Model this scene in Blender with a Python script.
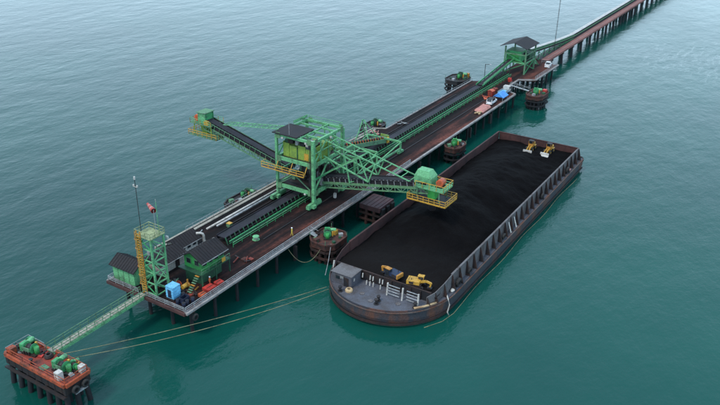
import bpy, bmesh, math, random
from mathutils import Vector, Matrix
random.seed(7)
R = math.radians
PI = math.pi
scene = bpy.context.scene
COL = scene.collection
for _o in list(bpy.data.objects):
    bpy.data.objects.remove(_o)

# ------------------------------------------------------------------ camera, sky, sun, exposure
CAM_H = 75.0
pit, yaw, roll, fpx = R(25.79), R(31.75), R(1.0), 739.5
fw = Vector((math.cos(yaw) * math.cos(pit), math.sin(yaw) * math.cos(pit), -math.sin(pit)))
rt = fw.cross(Vector((0, 0, 1))).normalized()
up = rt.cross(fw)
rt, up = rt * math.cos(roll) + up * math.sin(roll), -rt * math.sin(roll) + up * math.cos(roll)
cam_data = bpy.data.cameras.new('camera')
cam_data.sensor_width = 36
cam_data.lens = fpx * 36 / 720
cam_data.clip_start = 1
cam_data.clip_end = 30000
cam = bpy.data.objects.new('camera', cam_data)
COL.objects.link(cam)
M = Matrix.Identity(4)
for i in range(3):
    M[i][0], M[i][1], M[i][2] = rt[i], up[i], -fw[i]
M[2][3] = CAM_H
cam.matrix_world = M
scene.camera = cam

SUN_EL, SUN_AZ = R(58), R(165)          # azimuth measured from +X towards +Y
world = bpy.data.worlds.new('World')
scene.world = world
world.use_nodes = True
nt = world.node_tree
nt.nodes.clear()
out = nt.nodes.new('ShaderNodeOutputWorld')
bg = nt.nodes.new('ShaderNodeBackground')
sky = nt.nodes.new('ShaderNodeTexSky')
sky.sky_type = 'NISHITA'
sky.sun_disc = False
sky.sun_elevation = SUN_EL
sky.sun_rotation = R(90) - SUN_AZ
sky.air_density = 1.0
sky.dust_density = 3.0
sky.ozone_density = 1.0
bg.inputs['Strength'].default_value = 0.12
# thin overcast: the same sky drawn towards a soft grey blue
mixc = nt.nodes.new('ShaderNodeMix')
mixc.data_type = 'RGBA'
mixc.inputs[0].default_value = 0.72
tcw = nt.nodes.new('ShaderNodeTexCoord')
spw = nt.nodes.new('ShaderNodeSeparateXYZ')
nt.links.new(tcw.outputs['Generated'], spw.inputs[0])
mrw = nt.nodes.new('ShaderNodeMapRange')          # cloud cover: paler towards the hazy horizon all the way round
mrw.interpolation_type = 'SMOOTHSTEP'
mrw.inputs[1].default_value = 0.0
mrw.inputs[2].default_value = 0.6
nt.links.new(spw.outputs[2], mrw.inputs[0])
grw = nt.nodes.new('ShaderNodeMix')
grw.data_type = 'RGBA'
grw.inputs[6].default_value = (11.0, 14.6, 17.6, 1)
grw.inputs[7].default_value = (5.6, 8.3, 11.0, 1)
nt.links.new(mrw.outputs[0], grw.inputs[0])
nt.links.new(grw.outputs[2], mixc.inputs[7])
nt.links.new(sky.outputs[0], mixc.inputs[6])
nt.links.new(mixc.outputs[2], bg.inputs['Color'])
nt.links.new(bg.outputs[0], out.inputs[0])

sun_data = bpy.data.lights.new('sun', 'SUN')
sun_data.energy = 1.5
sun_data.angle = R(10)
sun_data.color = (1.0, 0.92, 0.80)
sun = bpy.data.objects.new('sun', sun_data)
COL.objects.link(sun)
sd = Vector((math.cos(SUN_AZ) * math.cos(SUN_EL), math.sin(SUN_AZ) * math.cos(SUN_EL), math.sin(SUN_EL)))
sun.rotation_euler = sd.to_track_quat('Z', 'Y').to_euler()

scene.view_settings.view_transform = 'Standard'
scene.view_settings.look = 'None'
scene.view_settings.exposure = 0.45
scene.view_settings.gamma = 1.0
scene.render.engine = 'CYCLES'
scene.cycles.max_bounces = 6
scene.render.resolution_x = 1024
scene.render.resolution_y = 576

# ------------------------------------------------------------------ materials
def mat(name, col, col2=None, rough=0.65, scale=0.6, lo=0.42, hi=0.62, metal=0.0, fine=0.25, bump=0.0, stretch=(1, 1, 1), spec=0.4):
    """painted or bare surface: base colour, patches of a second colour (wear), fine grain"""
    m = bpy.data.materials.new(name)
    m.use_nodes = True
    n, l = m.node_tree.nodes, m.node_tree.links
    b = n['Principled BSDF']
    b.inputs['Roughness'].default_value = rough
    b.inputs['Metallic'].default_value = metal
    b.inputs['Specular IOR Level'].default_value = spec
    g = n.new('ShaderNodeNewGeometry')
    mp = n.new('ShaderNodeMapping')
    mp.inputs['Scale'].default_value = stretch
    l.new(g.outputs['Position'], mp.inputs['Vector'])
    t = n.new('ShaderNodeTexNoise')
    t.inputs['Scale'].default_value = scale
    t.inputs['Detail'].default_value = 7
    t.inputs['Roughness'].default_value = 0.65
    l.new(mp.outputs[0], t.inputs['Vector'])
    mr = n.new('ShaderNodeMapRange')
    mr.inputs[1].default_value = lo
    mr.inputs[2].default_value = hi
    l.new(t.outputs[0], mr.inputs[0])
    mx = n.new('ShaderNodeMix')
    mx.data_type = 'RGBA'
    mx.inputs[6].default_value = (*col, 1)
    mx.inputs[7].default_value = (*(col2 or [c * 0.7 for c in col]), 1)
    l.new(mr.outputs[0], mx.inputs[0])
    t2 = n.new('ShaderNodeTexNoise')
    t2.inputs['Scale'].default_value = 5.0
    t2.inputs['Detail'].default_value = 4
    l.new(g.outputs['Position'], t2.inputs['Vector'])
    mr2 = n.new('ShaderNodeMapRange')
    mr2.inputs[1].default_value = 0.3
    mr2.inputs[2].default_value = 0.7
    mr2.inputs[3].default_value = 1 - fine
    mr2.inputs[4].default_value = 1 + fine
    l.new(t2.outputs[0], mr2.inputs[0])
    mu = n.new('ShaderNodeMix')
    mu.data_type = 'RGBA'
    mu.blend_type = 'MULTIPLY'
    mu.inputs[0].default_value = 1
    l.new(mx.outputs[2], mu.inputs[6])
    l.new(mr2.outputs[0], mu.inputs[7])
    l.new(mu.outputs[2], b.inputs['Base Color'])
    if bump:
        bp = n.new('ShaderNodeBump')
        bp.inputs['Strength'].default_value = 0.6
        bp.inputs['Distance'].default_value = bump
        l.new(t2.outputs[0], bp.inputs['Height'])
        l.new(bp.outputs[0], b.inputs['Normal'])
    return m

RUST = (0.13, 0.05, 0.03)
COALD = (0.022, 0.02, 0.022)
MINT = mat('mint_paint', (0.112, 0.335, 0.155), (0.055, 0.11, 0.065), 0.55, 0.8, 0.5, 0.68, fine=0.35)
GREEN = mat('green_paint', (0.045, 0.27, 0.10), (0.03, 0.11, 0.06), 0.5, 0.8, 0.48, 0.7)
DGREEN = mat('dark_green_paint', (0.022, 0.095, 0.045), (0.02, 0.05, 0.035), 0.55, 0.9)
DUSTMINT = mat('dusty_mint_paint', (0.095, 0.21, 0.10), (0.06, 0.10, 0.06), 0.6, 0.8, 0.45, 0.7)
OLIVE = mat('bleached_olive_paint', (0.27, 0.31, 0.16), (0.13, 0.16, 0.08), 0.6, 0.9)
CHUTEGREEN = mat('fresh_green_paint', (0.07, 0.44, 0.09), (0.05, 0.26, 0.07), 0.5)
DULLGREEN = mat('dusty_green_paint', (0.09, 0.20, 0.11), COALD, 0.7, 0.7, 0.5, 0.75)
LIME = mat('lime_paint', (0.20, 0.30, 0.05), (0.10, 0.17, 0.05), 0.5, 0.7, 0.45, 0.7)
BRIGHT = mat('bright_green_paint', (0.035, 0.25, 0.06), (0.025, 0.13, 0.045), 0.45)
YELLOW = mat('yellow_paint', (0.46, 0.255, 0.035), (0.15, 0.09, 0.03), 0.5, 0.9, 0.5, 0.75)
OCHRE = mat('ochre_paint', (0.40, 0.18, 0.03), (0.18, 0.09, 0.03), 0.5, 0.9, 0.5, 0.75)
ORANGE = mat('orange_paint', (0.55, 0.10, 0.035), (0.25, 0.06, 0.03), 0.5)
REDDECK = mat('red_oxide_paint', (0.22, 0.035, 0.022), (0.055, 0.02, 0.016), 0.7, 0.5, 0.45, 0.65)
REDORANGE = mat('red_lead_paint', (0.34, 0.065, 0.025), (0.10, 0.035, 0.022), 0.65, 0.9, 0.44, 0.66)
PINK = mat('faded_pink_tarp', (0.45, 0.20, 0.17), (0.33, 0.14, 0.12), 0.8, 0.6)
RED = mat('red_paint', (0.45, 0.04, 0.03), (0.22, 0.03, 0.025), 0.5)
ROOF = mat('coal_dusted_roof', (0.008, 0.0068, 0.009), (0.017, 0.012, 0.013), 0.75, 0.4, 0.4, 0.7, fine=0.3)
BELT = mat('rubber_belt', (0.014, 0.012, 0.0195), (0.006, 0.0055, 0.0075), 0.7, 0.35)
BELTCOAL = mat('coal_on_belt', (0.007, 0.006, 0.009), (0.015, 0.013, 0.017), 0.85, 0.7, bump=0.1)
WHITE = mat('dirty_white', (0.44, 0.42, 0.39), (0.22, 0.20, 0.18), 0.6, 0.8, 0.48, 0.72)
WHITECLEAN = mat('white_paint', (0.78, 0.79, 0.80), (0.68, 0.69, 0.70), 0.35, 0.8, fine=0.05)
CONC = mat('weathered_concrete', (0.25, 0.235, 0.23), (0.12, 0.105, 0.10), 0.85, 0.5, 0.45, 0.7, bump=0.02)
PALE = mat('pale_concrete', (0.28, 0.26, 0.22), (0.14, 0.125, 0.105), 0.85, 0.5, 0.48, 0.72)
GALV = mat('galvanised_steel', (0.36, 0.37, 0.38), (0.22, 0.22, 0.22), 0.45, 1.0, metal=0.3)
PILE = mat('tarred_steel_pile', (0.010, 0.011, 0.014), (0.024, 0.015, 0.014), 0.7, 0.8, 0.5, 0.75)
PILERED = mat('rusty_pile', (0.04, 0.017, 0.014), (0.013, 0.010, 0.010), 0.8, 0.7)
STEELDK = mat('dark_steel', (0.014, 0.014, 0.017), (0.03, 0.018, 0.015), 0.6, 0.7)
RUBBER = mat('black_rubber', (0.014, 0.014, 0.015), (0.03, 0.028, 0.026), 0.8)
BLUE = mat('light_blue_paint', (0.16, 0.47, 0.70), (0.10, 0.32, 0.52), 0.45)
TARPBLUE = mat('blue_tarpaulin', (0.05, 0.25, 0.62), (0.04, 0.17, 0.45), 0.5)
DRUMBLUE = mat('dark_blue_paint', (0.014, 0.025, 0.06), (0.02, 0.022, 0.035), 0.5)
GLASS = mat('dark_window_glass', (0.012, 0.016, 0.02), (0.02, 0.025, 0.03), 0.12, spec=0.6, fine=0.05)
ROPE = mat('mooring_rope', (0.19, 0.19, 0.11), (0.10, 0.10, 0.06), 0.9)
TAN = mat('tan_wood', (0.42, 0.30, 0.17), (0.25, 0.16, 0.09), 0.8)
ROOFPALE = mat('pale_roof_sheet', (0.40, 0.40, 0.385), (0.25, 0.24, 0.22), 0.6, 0.5, 0.45, 0.7)
HULL = mat('worn_hull_paint', (0.038, 0.038, 0.047), (0.115, 0.047, 0.030), 0.6, 0.3, 0.47, 0.62, stretch=(0.7, 0.7, 0.35), fine=0.35)
BOWDECK = mat('slate_deck_paint', (0.076, 0.079, 0.098), (0.05, 0.042, 0.042), 0.65, 0.35, 0.45, 0.7)
COAMING = mat('grey_coaming_paint', (0.115, 0.108, 0.112), (0.055, 0.038, 0.034), 0.7, 0.35, 0.45, 0.68, stretch=(1, 1, 0.4))
COAMIN = mat('rusty_hold_side', (0.065, 0.026, 0.024), (0.022, 0.013, 0.014), 0.8, 0.3, 0.4, 0.7)
RIM = mat('rusty_rim', (0.105, 0.09, 0.085), (0.11, 0.045, 0.028), 0.7, 0.4, 0.42, 0.6)
STAY = mat('rusty_stay', (0.020, 0.014, 0.014), (0.04, 0.02, 0.017), 0.75, 0.6)
SKIN = mat('person_clothes_yellow', (0.55, 0.42, 0.06), (0.5, 0.36, 0.05), 0.8)

def deck_material():
    """dark deck: coal dust everywhere, the red laterite worn through in long streaks along the traffic lane"""
    m = bpy.data.materials.new('coal_dusted_deck')
    m.use_nodes = True
    n, l = m.node_tree.nodes, m.node_tree.links
    b = n['Principled BSDF']
    b.inputs['Roughness'].default_value = 0.9
    b.inputs['Specular IOR Level'].default_value = 0.2
    g = n.new('ShaderNodeNewGeometry')
    mp = n.new('ShaderNodeMapping')
    mp.inputs['Scale'].default_value = (0.05, 0.55, 1)
    l.new(g.outputs['Position'], mp.inputs['Vector'])
    t = n.new('ShaderNodeTexNoise'); t.inputs['Scale'].default_value = 1.0; t.inputs['Detail'].default_value = 8
    t.inputs['Roughness'].default_value = 0.62
    l.new(mp.outputs[0], t.inputs['Vector'])
    t2 = n.new('ShaderNodeTexNoise'); t2.inputs['Scale'].default_value = 0.16; t2.inputs['Detail'].default_value = 6
    l.new(g.outputs['Position'], t2.inputs['Vector'])
    sep = n.new('ShaderNodeSeparateXYZ'); l.new(g.outputs['Position'], sep.inputs[0])
    lane = n.new('ShaderNodeMapRange')            # the lane along the front edge is where the trucks run
    lane.inputs[1].default_value = 83.2; lane.inputs[2].default_value = 78.8
    lane.inputs[3].default_value = 0.0; lane.inputs[4].default_value = 0.17
    l.new(sep.outputs[1], lane.inputs[0])
    far = n.new('ShaderNodeMapRange')
    far.inputs[1].default_value = 150; far.inputs[2].default_value = 250
    far.inputs[3].default_value = 0.0; far.inputs[4].default_value = 0.16
    l.new(sep.outputs[0], far.inputs[0])
    a1 = n.new('ShaderNodeMath'); a1.operation = 'ADD'; l.new(t.outputs[0], a1.inputs[0]); l.new(lane.outputs[0], a1.inputs[1])
    a2 = n.new('ShaderNodeMath'); a2.operation = 'ADD'; l.new(a1.outputs[0], a2.inputs[0]); l.new(far.outputs[0], a2.inputs[1])
    mr = n.new('ShaderNodeMapRange'); mr.inputs[1].default_value = 0.47; mr.inputs[2].default_value = 0.82
    l.new(a2.outputs[0], mr.inputs[0])
    cr = n.new('ShaderNodeValToRGB')
    cr.color_ramp.elements[0].color = (0.0045, 0.0032, 0.0036, 1)
    cr.color_ramp.elements[1].color = (0.088, 0.028, 0.020, 1)
    e = cr.color_ramp.elements.new(0.4); e.color = (0.0125, 0.0056, 0.0056, 1)
    l.new(mr.outputs[0], cr.inputs[0])
    mr2 = n.new('ShaderNodeMapRange'); mr2.inputs[1].default_value = 0.3; mr2.inputs[2].default_value = 0.7
    mr2.inputs[3].default_value = 0.65; mr2.inputs[4].default_value = 1.35
    l.new(t2.outputs[0], mr2.inputs[0])
    mu = n.new('ShaderNodeMix'); mu.data_type = 'RGBA'; mu.blend_type = 'MULTIPLY'; mu.inputs[0].default_value = 1
    l.new(cr.outputs[0], mu.inputs[6]); l.new(mr2.outputs[0], mu.inputs[7])
    t3 = n.new('ShaderNodeTexNoise'); t3.inputs['Scale'].default_value = 1.4; t3.inputs['Detail'].default_value = 9; t3.inputs['Roughness'].default_value = .75
    l.new(g.outputs['Position'], t3.inputs['Vector'])
    mr3 = n.new('ShaderNodeMapRange'); mr3.inputs[1].default_value = 0.35; mr3.inputs[2].default_value = 0.65
    mr3.inputs[3].default_value = 0.5; mr3.inputs[4].default_value = 1.6
    l.new(t3.outputs[0], mr3.inputs[0])
    m3 = n.new('ShaderNodeMix'); m3.data_type = 'RGBA'; m3.blend_type = 'MULTIPLY'; m3.inputs[0].default_value = 1
    l.new(mu.outputs[2], m3.inputs[6]); l.new(mr3.outputs[0], m3.inputs[7])
    l.new(m3.outputs[2], b.inputs['Base Color'])
    return m
DECK = deck_material()

def trestle_material():
    return mat('red_road_surface', (0.20, 0.085, 0.072), (0.12, 0.052, 0.046), 0.85, 0.25, 0.42, 0.7)
ROADRED = trestle_material()
CAPRED = mat('rusty_cap', (0.085, 0.028, 0.02), (0.022, 0.016, 0.015), 0.8, 0.9, 0.42, 0.62)

def coal_material():
    m = bpy.data.materials.new('coal')
    m.use_nodes = True
    n, l = m.node_tree.nodes, m.node_tree.links
    b = n['Principled BSDF']
    b.inputs['Roughness'].default_value = 0.95
    b.inputs['Specular IOR Level'].default_value = 0.08
    g = n.new('ShaderNodeNewGeometry')
    t = n.new('ShaderNodeTexNoise'); t.inputs['Scale'].default_value = 0.12; t.inputs['Detail'].default_value = 8
    t.inputs['Roughness'].default_value = 0.7
    l.new(g.outputs['Position'], t.inputs['Vector'])
    cr = n.new('ShaderNodeValToRGB')
    cr.color_ramp.elements[0].position = 0.38; cr.color_ramp.elements[0].color = (0.0017, 0.0014, 0.0018, 1)
    cr.color_ramp.elements[1].position = 0.72; cr.color_ramp.elements[1].color = (0.0036, 0.0030, 0.0034, 1)
    l.new(t.outputs[0], cr.inputs[0])
    sp = n.new('ShaderNodeSeparateXYZ'); l.new(g.outputs['Position'], sp.inputs[0])      # grey brown dust trodden over the old coal by the bow
    ad = n.new('ShaderNodeMath'); ad.operation = 'MULTIPLY_ADD'; ad.inputs[1].default_value = 26; l.new(t.outputs[0], ad.inputs[0]); l.new(sp.outputs[0], ad.inputs[2])
    du = n.new('ShaderNodeMapRange'); du.inputs[1].default_value = 130; du.inputs[2].default_value = 117; du.inputs[3].default_value = 0; du.inputs[4].default_value = 0.8
    l.new(ad.outputs[0], du.inputs[0])
    dm = n.new('ShaderNodeMix'); dm.data_type = 'RGBA'; dm.inputs[7].default_value = (0.0095, 0.0082, 0.0084, 1)
    l.new(du.outputs[0], dm.inputs[0]); l.new(cr.outputs[0], dm.inputs[6]); l.new(dm.outputs[2], b.inputs['Base Color'])
    t2 = n.new('ShaderNodeTexNoise'); t2.inputs['Scale'].default_value = 2.2; t2.inputs['Detail'].default_value = 6
    l.new(g.outputs['Position'], t2.inputs['Vector'])
    bp = n.new('ShaderNodeBump'); bp.inputs['Strength'].default_value = 0.8; bp.inputs['Distance'].default_value = 0.25
    l.new(t2.outputs[0], bp.inputs['Height']); l.new(bp.outputs[0], b.inputs['Normal'])
    return m
COAL = coal_material()

def water_material():
    m = bpy.data.materials.new('sea_water')
    m.use_nodes = True
    n, l = m.node_tree.nodes, m.node_tree.links
    b = n['Principled BSDF']
    b.inputs['IOR'].default_value = 1.33
    b.inputs['Specular IOR Level'].default_value = 0.46
    g = n.new('ShaderNodeNewGeometry')
    # silt clouds in the water: slow change between green and blue-green
    t = n.new('ShaderNodeTexNoise'); t.inputs['Scale'].default_value = 0.012; t.inputs['Detail'].default_value = 5
    l.new(g.outputs['Position'], t.inputs['Vector'])
    cr = n.new('ShaderNodeValToRGB')
    cr.color_ramp.elements[0].position = 0.35; cr.color_ramp.elements[0].color = (0.0025, 0.048, 0.040, 1)
    cr.color_ramp.elements[1].position = 0.68; cr.color_ramp.elements[1].color = (0.004, 0.069, 0.053, 1)
    l.new(t.outputs[0], cr.inputs[0])
    # base colour darkened towards seaward, painting in weaker sky reflection and vignetting
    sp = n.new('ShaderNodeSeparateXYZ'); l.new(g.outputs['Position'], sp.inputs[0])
    dim = n.new('ShaderNodeMapRange'); dim.inputs[1].default_value = 35; dim.inputs[2].default_value = 100
    dim.inputs[3].default_value = 1.0; dim.inputs[4].default_value = 0.8
    l.new(sp.outputs[1], dim.inputs[0])
    dim_mix = n.new('ShaderNodeMix'); dim_mix.data_type = 'RGBA'; dim_mix.blend_type = 'MULTIPLY'; dim_mix.inputs[0].default_value = 1
    l.new(cr.outputs[0], dim_mix.inputs[6]); l.new(dim.outputs[0], dim_mix.inputs[7])
    # a tide rip to the right of the trestle: short broken lines of foam
    vm = n.new('ShaderNodeVectorMath'); vm.operation = 'DISTANCE'; vm.inputs[1].default_value = (318, 36, 0)
    sc_ = n.new('ShaderNodeVectorMath'); sc_.operation = 'MULTIPLY'; sc_.inputs[1].default_value = (1, 1, 0)
    l.new(g.outputs['Position'], sc_.inputs[0]); l.new(sc_.outputs[0], vm.inputs[0])
    rad = n.new('ShaderNodeMapRange'); rad.inputs[1].default_value = 75; rad.inputs[2].default_value = 10; rad.inputs[3].default_value = 0; rad.inputs[4].default_value = 0.24
    l.new(vm.outputs['Value'], rad.inputs[0])
    mf = n.new('ShaderNodeMapping'); mf.inputs['Rotation'].default_value = (0, 0, R(58)); mf.inputs['Scale'].default_value = (0.11, 0.5, 1)
    l.new(g.outputs['Position'], mf.inputs['Vector'])
    fo = n.new('ShaderNodeTexNoise'); fo.inputs['Scale'].default_value = 1; fo.inputs['Detail'].default_value = 7; fo.inputs['Roughness'].default_value = .7
    l.new(mf.outputs[0], fo.inputs['Vector'])
    fs = n.new('ShaderNodeMath'); fs.operation = 'ADD'; l.new(fo.outputs[0], fs.inputs[0]); l.new(rad.outputs[0], fs.inputs[1])
    fr_ = n.new('ShaderNodeMapRange'); fr_.inputs[1].default_value = 0.72; fr_.inputs[2].default_value = 0.9; fr_.inputs[3].default_value = 0; fr_.inputs[4].default_value = 0.42
    l.new(fs.outputs[0], fr_.inputs[0])
    fm = n.new('ShaderNodeMix'); fm.data_type = 'RGBA'; fm.inputs[7].default_value = (0.30, 0.36, 0.36, 1)
    l.new(fr_.outputs[0], fm.inputs[0]); l.new(dim_mix.outputs[2], fm.inputs[6])
    l.new(fm.outputs[2], b.inputs['Base Color'])
    # wind roughens some patches more than others
    tp = n.new('ShaderNodeTexNoise'); tp.inputs['Scale'].default_value = 0.011; tp.inputs['Detail'].default_value = 6
    mpp = n.new('ShaderNodeMapping'); mpp.inputs['Rotation'].default_value = (0, 0, R(-35)); mpp.inputs['Scale'].default_value = (0.7, 2.6, 1)
    l.new(g.outputs['Position'], mpp.inputs['Vector']); l.new(mpp.outputs[0], tp.inputs['Vector'])
    rr = n.new('ShaderNodeMapRange'); rr.inputs[1].default_value = 0.35; rr.inputs[2].default_value = 0.65
    rr.inputs[3].default_value = 0.06; rr.inputs[4].default_value = 0.17
    l.new(tp.outputs[0], rr.inputs[0]); l.new(rr.outputs[0], b.inputs['Roughness'])
    def wave(sc, rot, stx, det):
        mp = n.new('ShaderNodeMapping'); mp.inputs['Rotation'].default_value = (0, 0, rot); mp.inputs['Scale'].default_value = (sc * stx, sc, 1)
        l.new(g.outputs['Position'], mp.inputs['Vector'])
        w = n.new('ShaderNodeTexNoise'); w.inputs['Scale'].default_value = 1; w.inputs['Detail'].default_value = det
        w.inputs['Roughness'].default_value = 0.55
        l.new(mp.outputs[0], w.inputs['Vector'])
        return w
    w1 = wave(0.13, R(25), 0.6, 4)
    w2 = wave(0.5, R(5), 0.65, 4)
    w3 = wave(1.7, R(48), 0.8, 3)
    def bumpn(w, d, prev=None):
        bp = n.new('ShaderNodeBump'); bp.inputs['Strength'].default_value = 1.0; bp.inputs['Distance'].default_value = d
        l.new(w.outputs[0], bp.inputs['Height'])
        if prev: l.new(prev.outputs[0], bp.inputs['Normal'])
        return bp
    x = bumpn(w1, 0.30)
    x = bumpn(w2, 0.075, x)
    x = bumpn(w3, 0.034, x)
    gust = n.new('ShaderNodeMapRange'); gust.inputs[1].default_value = 0.36; gust.inputs[2].default_value = 0.64
    gust.inputs[3].default_value = 0.35; gust.inputs[4].default_value = 1.0
    l.new(tp.outputs[0], gust.inputs[0]); l.new(gust.outputs[0], x.inputs['Strength'])
    l.new(x.outputs[0], b.inputs['Normal'])
    return m
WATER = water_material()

# ------------------------------------------------------------------ builders
W = {}                                   # world matrix of every object while building
def T(v): return Matrix.Translation(Vector(v))
def tag(o, label=None, cat=None, group=None, kind=None):
    if label: o['label'] = label
    if cat: o['category'] = cat
    if group: o['group'] = group
    if kind: o['kind'] = kind
    return o
def thing(name, label, cat, loc=(0, 0, 0), group=None, rz=0.0):
    o = bpy.data.objects.new(name, None)
    o.empty_display_size = 0.5
    COL.objects.link(o)
    W[o] = T(loc) @ Matrix.Rotation(rz, 4, 'Z')
    o.matrix_basis = W[o]
    return tag(o, label, cat, group)
def link(name, mesh, parent, m):
    o = bpy.data.objects.new(name, mesh)
    COL.objects.link(o)
    if parent:
        o.parent = parent
        o.matrix_parent_inverse = W[parent].inverted()
    o.matrix_basis = m
    W[o] = m.copy()
    return o
def fin(bm, name, material, parent=None, origin=None, smooth=False):
    """finish a bmesh drawn in world coordinates as one object whose origin sits at `origin`"""
    if origin is None:
        origin = W[parent].translation if parent else Vector((0, 0, 0))
    bmesh.ops.translate(bm, verts=bm.verts, vec=-Vector(origin))
    bmesh.ops.recalc_face_normals(bm, faces=bm.faces)
    me = bpy.data.meshes.new(name)
    bm.to_mesh(me); bm.free()
    me.materials.append(material)
    if smooth:
        for p in me.polygons: p.use_smooth = True
    return link(name, me, parent, T(origin))
def bbox_bm(bm, c, s, rot=None):
    m = T(c) @ (rot or Matrix.Identity(4)) @ Matrix.Diagonal((*s, 1))
    return bmesh.ops.create_cube(bm, size=1, matrix=m)
def axis_m(p0, p1):
    p0, p1 = Vector(p0), Vector(p1)
    d = p1 - p0
    z = d.normalized()
    ref = Vector((0, 0, 1)) if abs(z.z) < 0.95 else Vector((1, 0, 0))
    x = ref.cross(z).normalized()
    y = z.cross(x)
    m = Matrix.Identity(4)
    for i in range(3):
        m[i][0], m[i][1], m[i][2], m[i][3] = x[i], y[i], z[i], (p0[i] + p1[i]) / 2
    return m, d.length
_unit = {}
def unit(shape, material):
    k = (shape, material.name)
    if k in _unit: return _unit[k]
    bm = bmesh.new()
    if shape == 'box':
        bmesh.ops.create_cube(bm, size=1)
    elif shape == 'tyre':
        rings = []
        for i in range(14):
            a = 2 * PI * i / 14
            ring = []
            for (rr, zz) in ((0.5, -0.12), (0.5, 0.12), (0.42, 0.18), (0.28, 0.16), (0.28, -0.16), (0.42, -0.18)):
                ring.append(bm.verts.new((rr * math.cos(a), rr * math.sin(a), zz)))
            rings.append(ring)
        for i in range(14):
            for j in range(6):
                bm.faces.new((rings[i][j], rings[i - 1][j], rings[i - 1][(j + 1) % 6], rings[i][(j + 1) % 6]))
    else:
        seg = int(shape[3:])
        bmesh.ops.create_cone(bm, cap_ends=True, segments=seg, radius1=0.5, radius2=0.5, depth=1)
    bmesh.ops.recalc_face_normals(bm, faces=bm.faces)
    me = bpy.data.meshes.new(shape)
    bm.to_mesh(me); bm.free()
    me.materials.append(material)
    if shape.startswith('cyl') and int(shape[3:]) > 8:
        for p in me.polygons: p.use_smooth = len(p.vertices) == 4
    _unit[k] = me
    return me
def box(name, material, parent, c, s, rot=None):
    return link(name, unit('box', material), parent, T(c) @ (rot or Matrix.Identity(4)) @ Matrix.Diagonal((*s, 1)))
def bar(name, material, parent, p0, p1, w, h=None):
    m, ln = axis_m(p0, p1)
    return link(name, unit('box', material), parent, m @ Matrix.Diagonal((w, h or w, ln, 1)))
def cyl(name, material, parent, p0, p1, d, seg=8):
    m, ln = axis_m(p0, p1)
    return link(name, unit('cyl%d' % seg, material), parent, m @ Matrix.Diagonal((d, d, ln, 1)))
def tyre(name, parent, c, axis, d=1.2, material=None):
    m, ln = axis_m(Vector(c) - Vector(axis), Vector(c) + Vector(axis))
    return link(name, unit('tyre', material or RUBBER), parent, m @ Matrix.Diagonal((d, d, d, 1)))
def prism(name, material, parent, pts, z0, z1, origin=None):
    bm = bmesh.new()
    a = [bm.verts.new((x, y, z0)) for x, y in pts]
    b = [bm.verts.new((x, y, z1)) for x, y in pts]
    bm.faces.new(a[::-1]); bm.faces.new(b)
    for i in range(len(pts)):
        j = (i + 1) % len(pts)
        bm.faces.new((a[i], a[j], b[j], b[i]))
    return fin(bm, name, material, parent, origin)
def poly_solid(name, material, parent, pts, ext):
    """a polygon of 3-D points given depth along ext"""
    bm = bmesh.new()
    e = Vector(ext)
    a = [bm.verts.new(Vector(p)) for p in pts]
    b = [bm.verts.new(Vector(p) + e) for p in pts]
    bm.faces.new(a[::-1]); bm.faces.new(b)
    for i in range(len(pts)):
        j = (i + 1) % len(pts)
        bm.faces.new((a[i], a[j], b[j], b[i]))
    return fin(bm, name, material, parent)
def tube(name, material, parent, pts, rad, seg=6, smooth=True, origin=None):
    bm = bmesh.new()
    pts = [Vector(p) for p in pts]
    prev = None
    rings = []
    for i, p in enumerate(pts):
        d = (pts[min(i + 1, len(pts) - 1)] - pts[max(i - 1, 0)]).normalized()
        ref = Vector((0, 0, 1)) if abs(d.z) < 0.9 else Vector((1, 0, 0))
        x = ref.cross(d).normalized(); y = d.cross(x)
        rings.append([bm.verts.new(p + (x * math.cos(2 * PI * k / seg) + y * math.sin(2 * PI * k / seg)) * rad) for k in range(seg)])
    for i in range(len(rings) - 1):
        for k in range(seg):
            bm.faces.new((rings[i][k], rings[i][(k + 1) % seg], rings[i + 1][(k + 1) % seg], rings[i + 1][k]))
    bm.faces.new(rings[0][::-1]); bm.faces.new(rings[-1])
    return fin(bm, name, material, parent, origin, smooth)
def copy_tree(o, m, label=None, parent=None):
    c = o.copy()
    COL.objects.link(c)
    if parent is None:
        c.matrix_basis = m
        if label: c['label'] = label
    else:
        c.parent = parent
        c.matrix_parent_inverse = o.matrix_parent_inverse.copy()
    for ch in o.children:
        copy_tree(ch, None, None, c)
    return c
def sheet(name, material, parent, pts, th):
    """roof plane through 3-D points, thickened downwards"""
    return poly_solid(name, material, parent, pts, (0, 0, -th))
def railing(name, label, path, material, group, h=1.1, step=2.0, rails=(0.45, 0.8, 1.1), d=0.07, cat='railing'):
    t = thing(name, label, cat, path[0], group)
    for a, b in zip(path[:-1], path[1:]):
        a, b = Vector(a), Vector(b)
        n = max(1, round((b - a).length / step))
        for i in range(n + (b == Vector(path[-1]))):
            p = a.lerp(b, i / n)
            bar('post', material, t, p, p + Vector((0, 0, h)), d)
        for r in rails:
            bar('rail', material, t, a + Vector((0, 0, r)), b + Vector((0, 0, r)), d)
    return t
def lattice(parent, a0, a1, b0, b1, n, material, w, name='brace', cross=False, cols=True):
    """bracing between two chords"""
    a0, a1, b0, b1 = map(Vector, (a0, a1, b0, b1))
    for i in range(n):
        p, q = a0.lerp(a1, i / n), a0.lerp(a1, (i + 1) / n)
        r, s = b0.lerp(b1, i / n), b0.lerp(b1, (i + 1) / n)
        if cross:
            bar(name, material, parent, p, s, w); bar(name, material, parent, r, q, w)
        elif i % 2: bar(name, material, parent, p, s, w)
        else: bar(name, material, parent, r, q, w)
        if cols: bar('upright', material, parent, q, s, w)

D = 5.25                                  # deck level of the jetty
YF, YB = 77.2, 97.6                       # front and rear edges of the jetty

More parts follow.
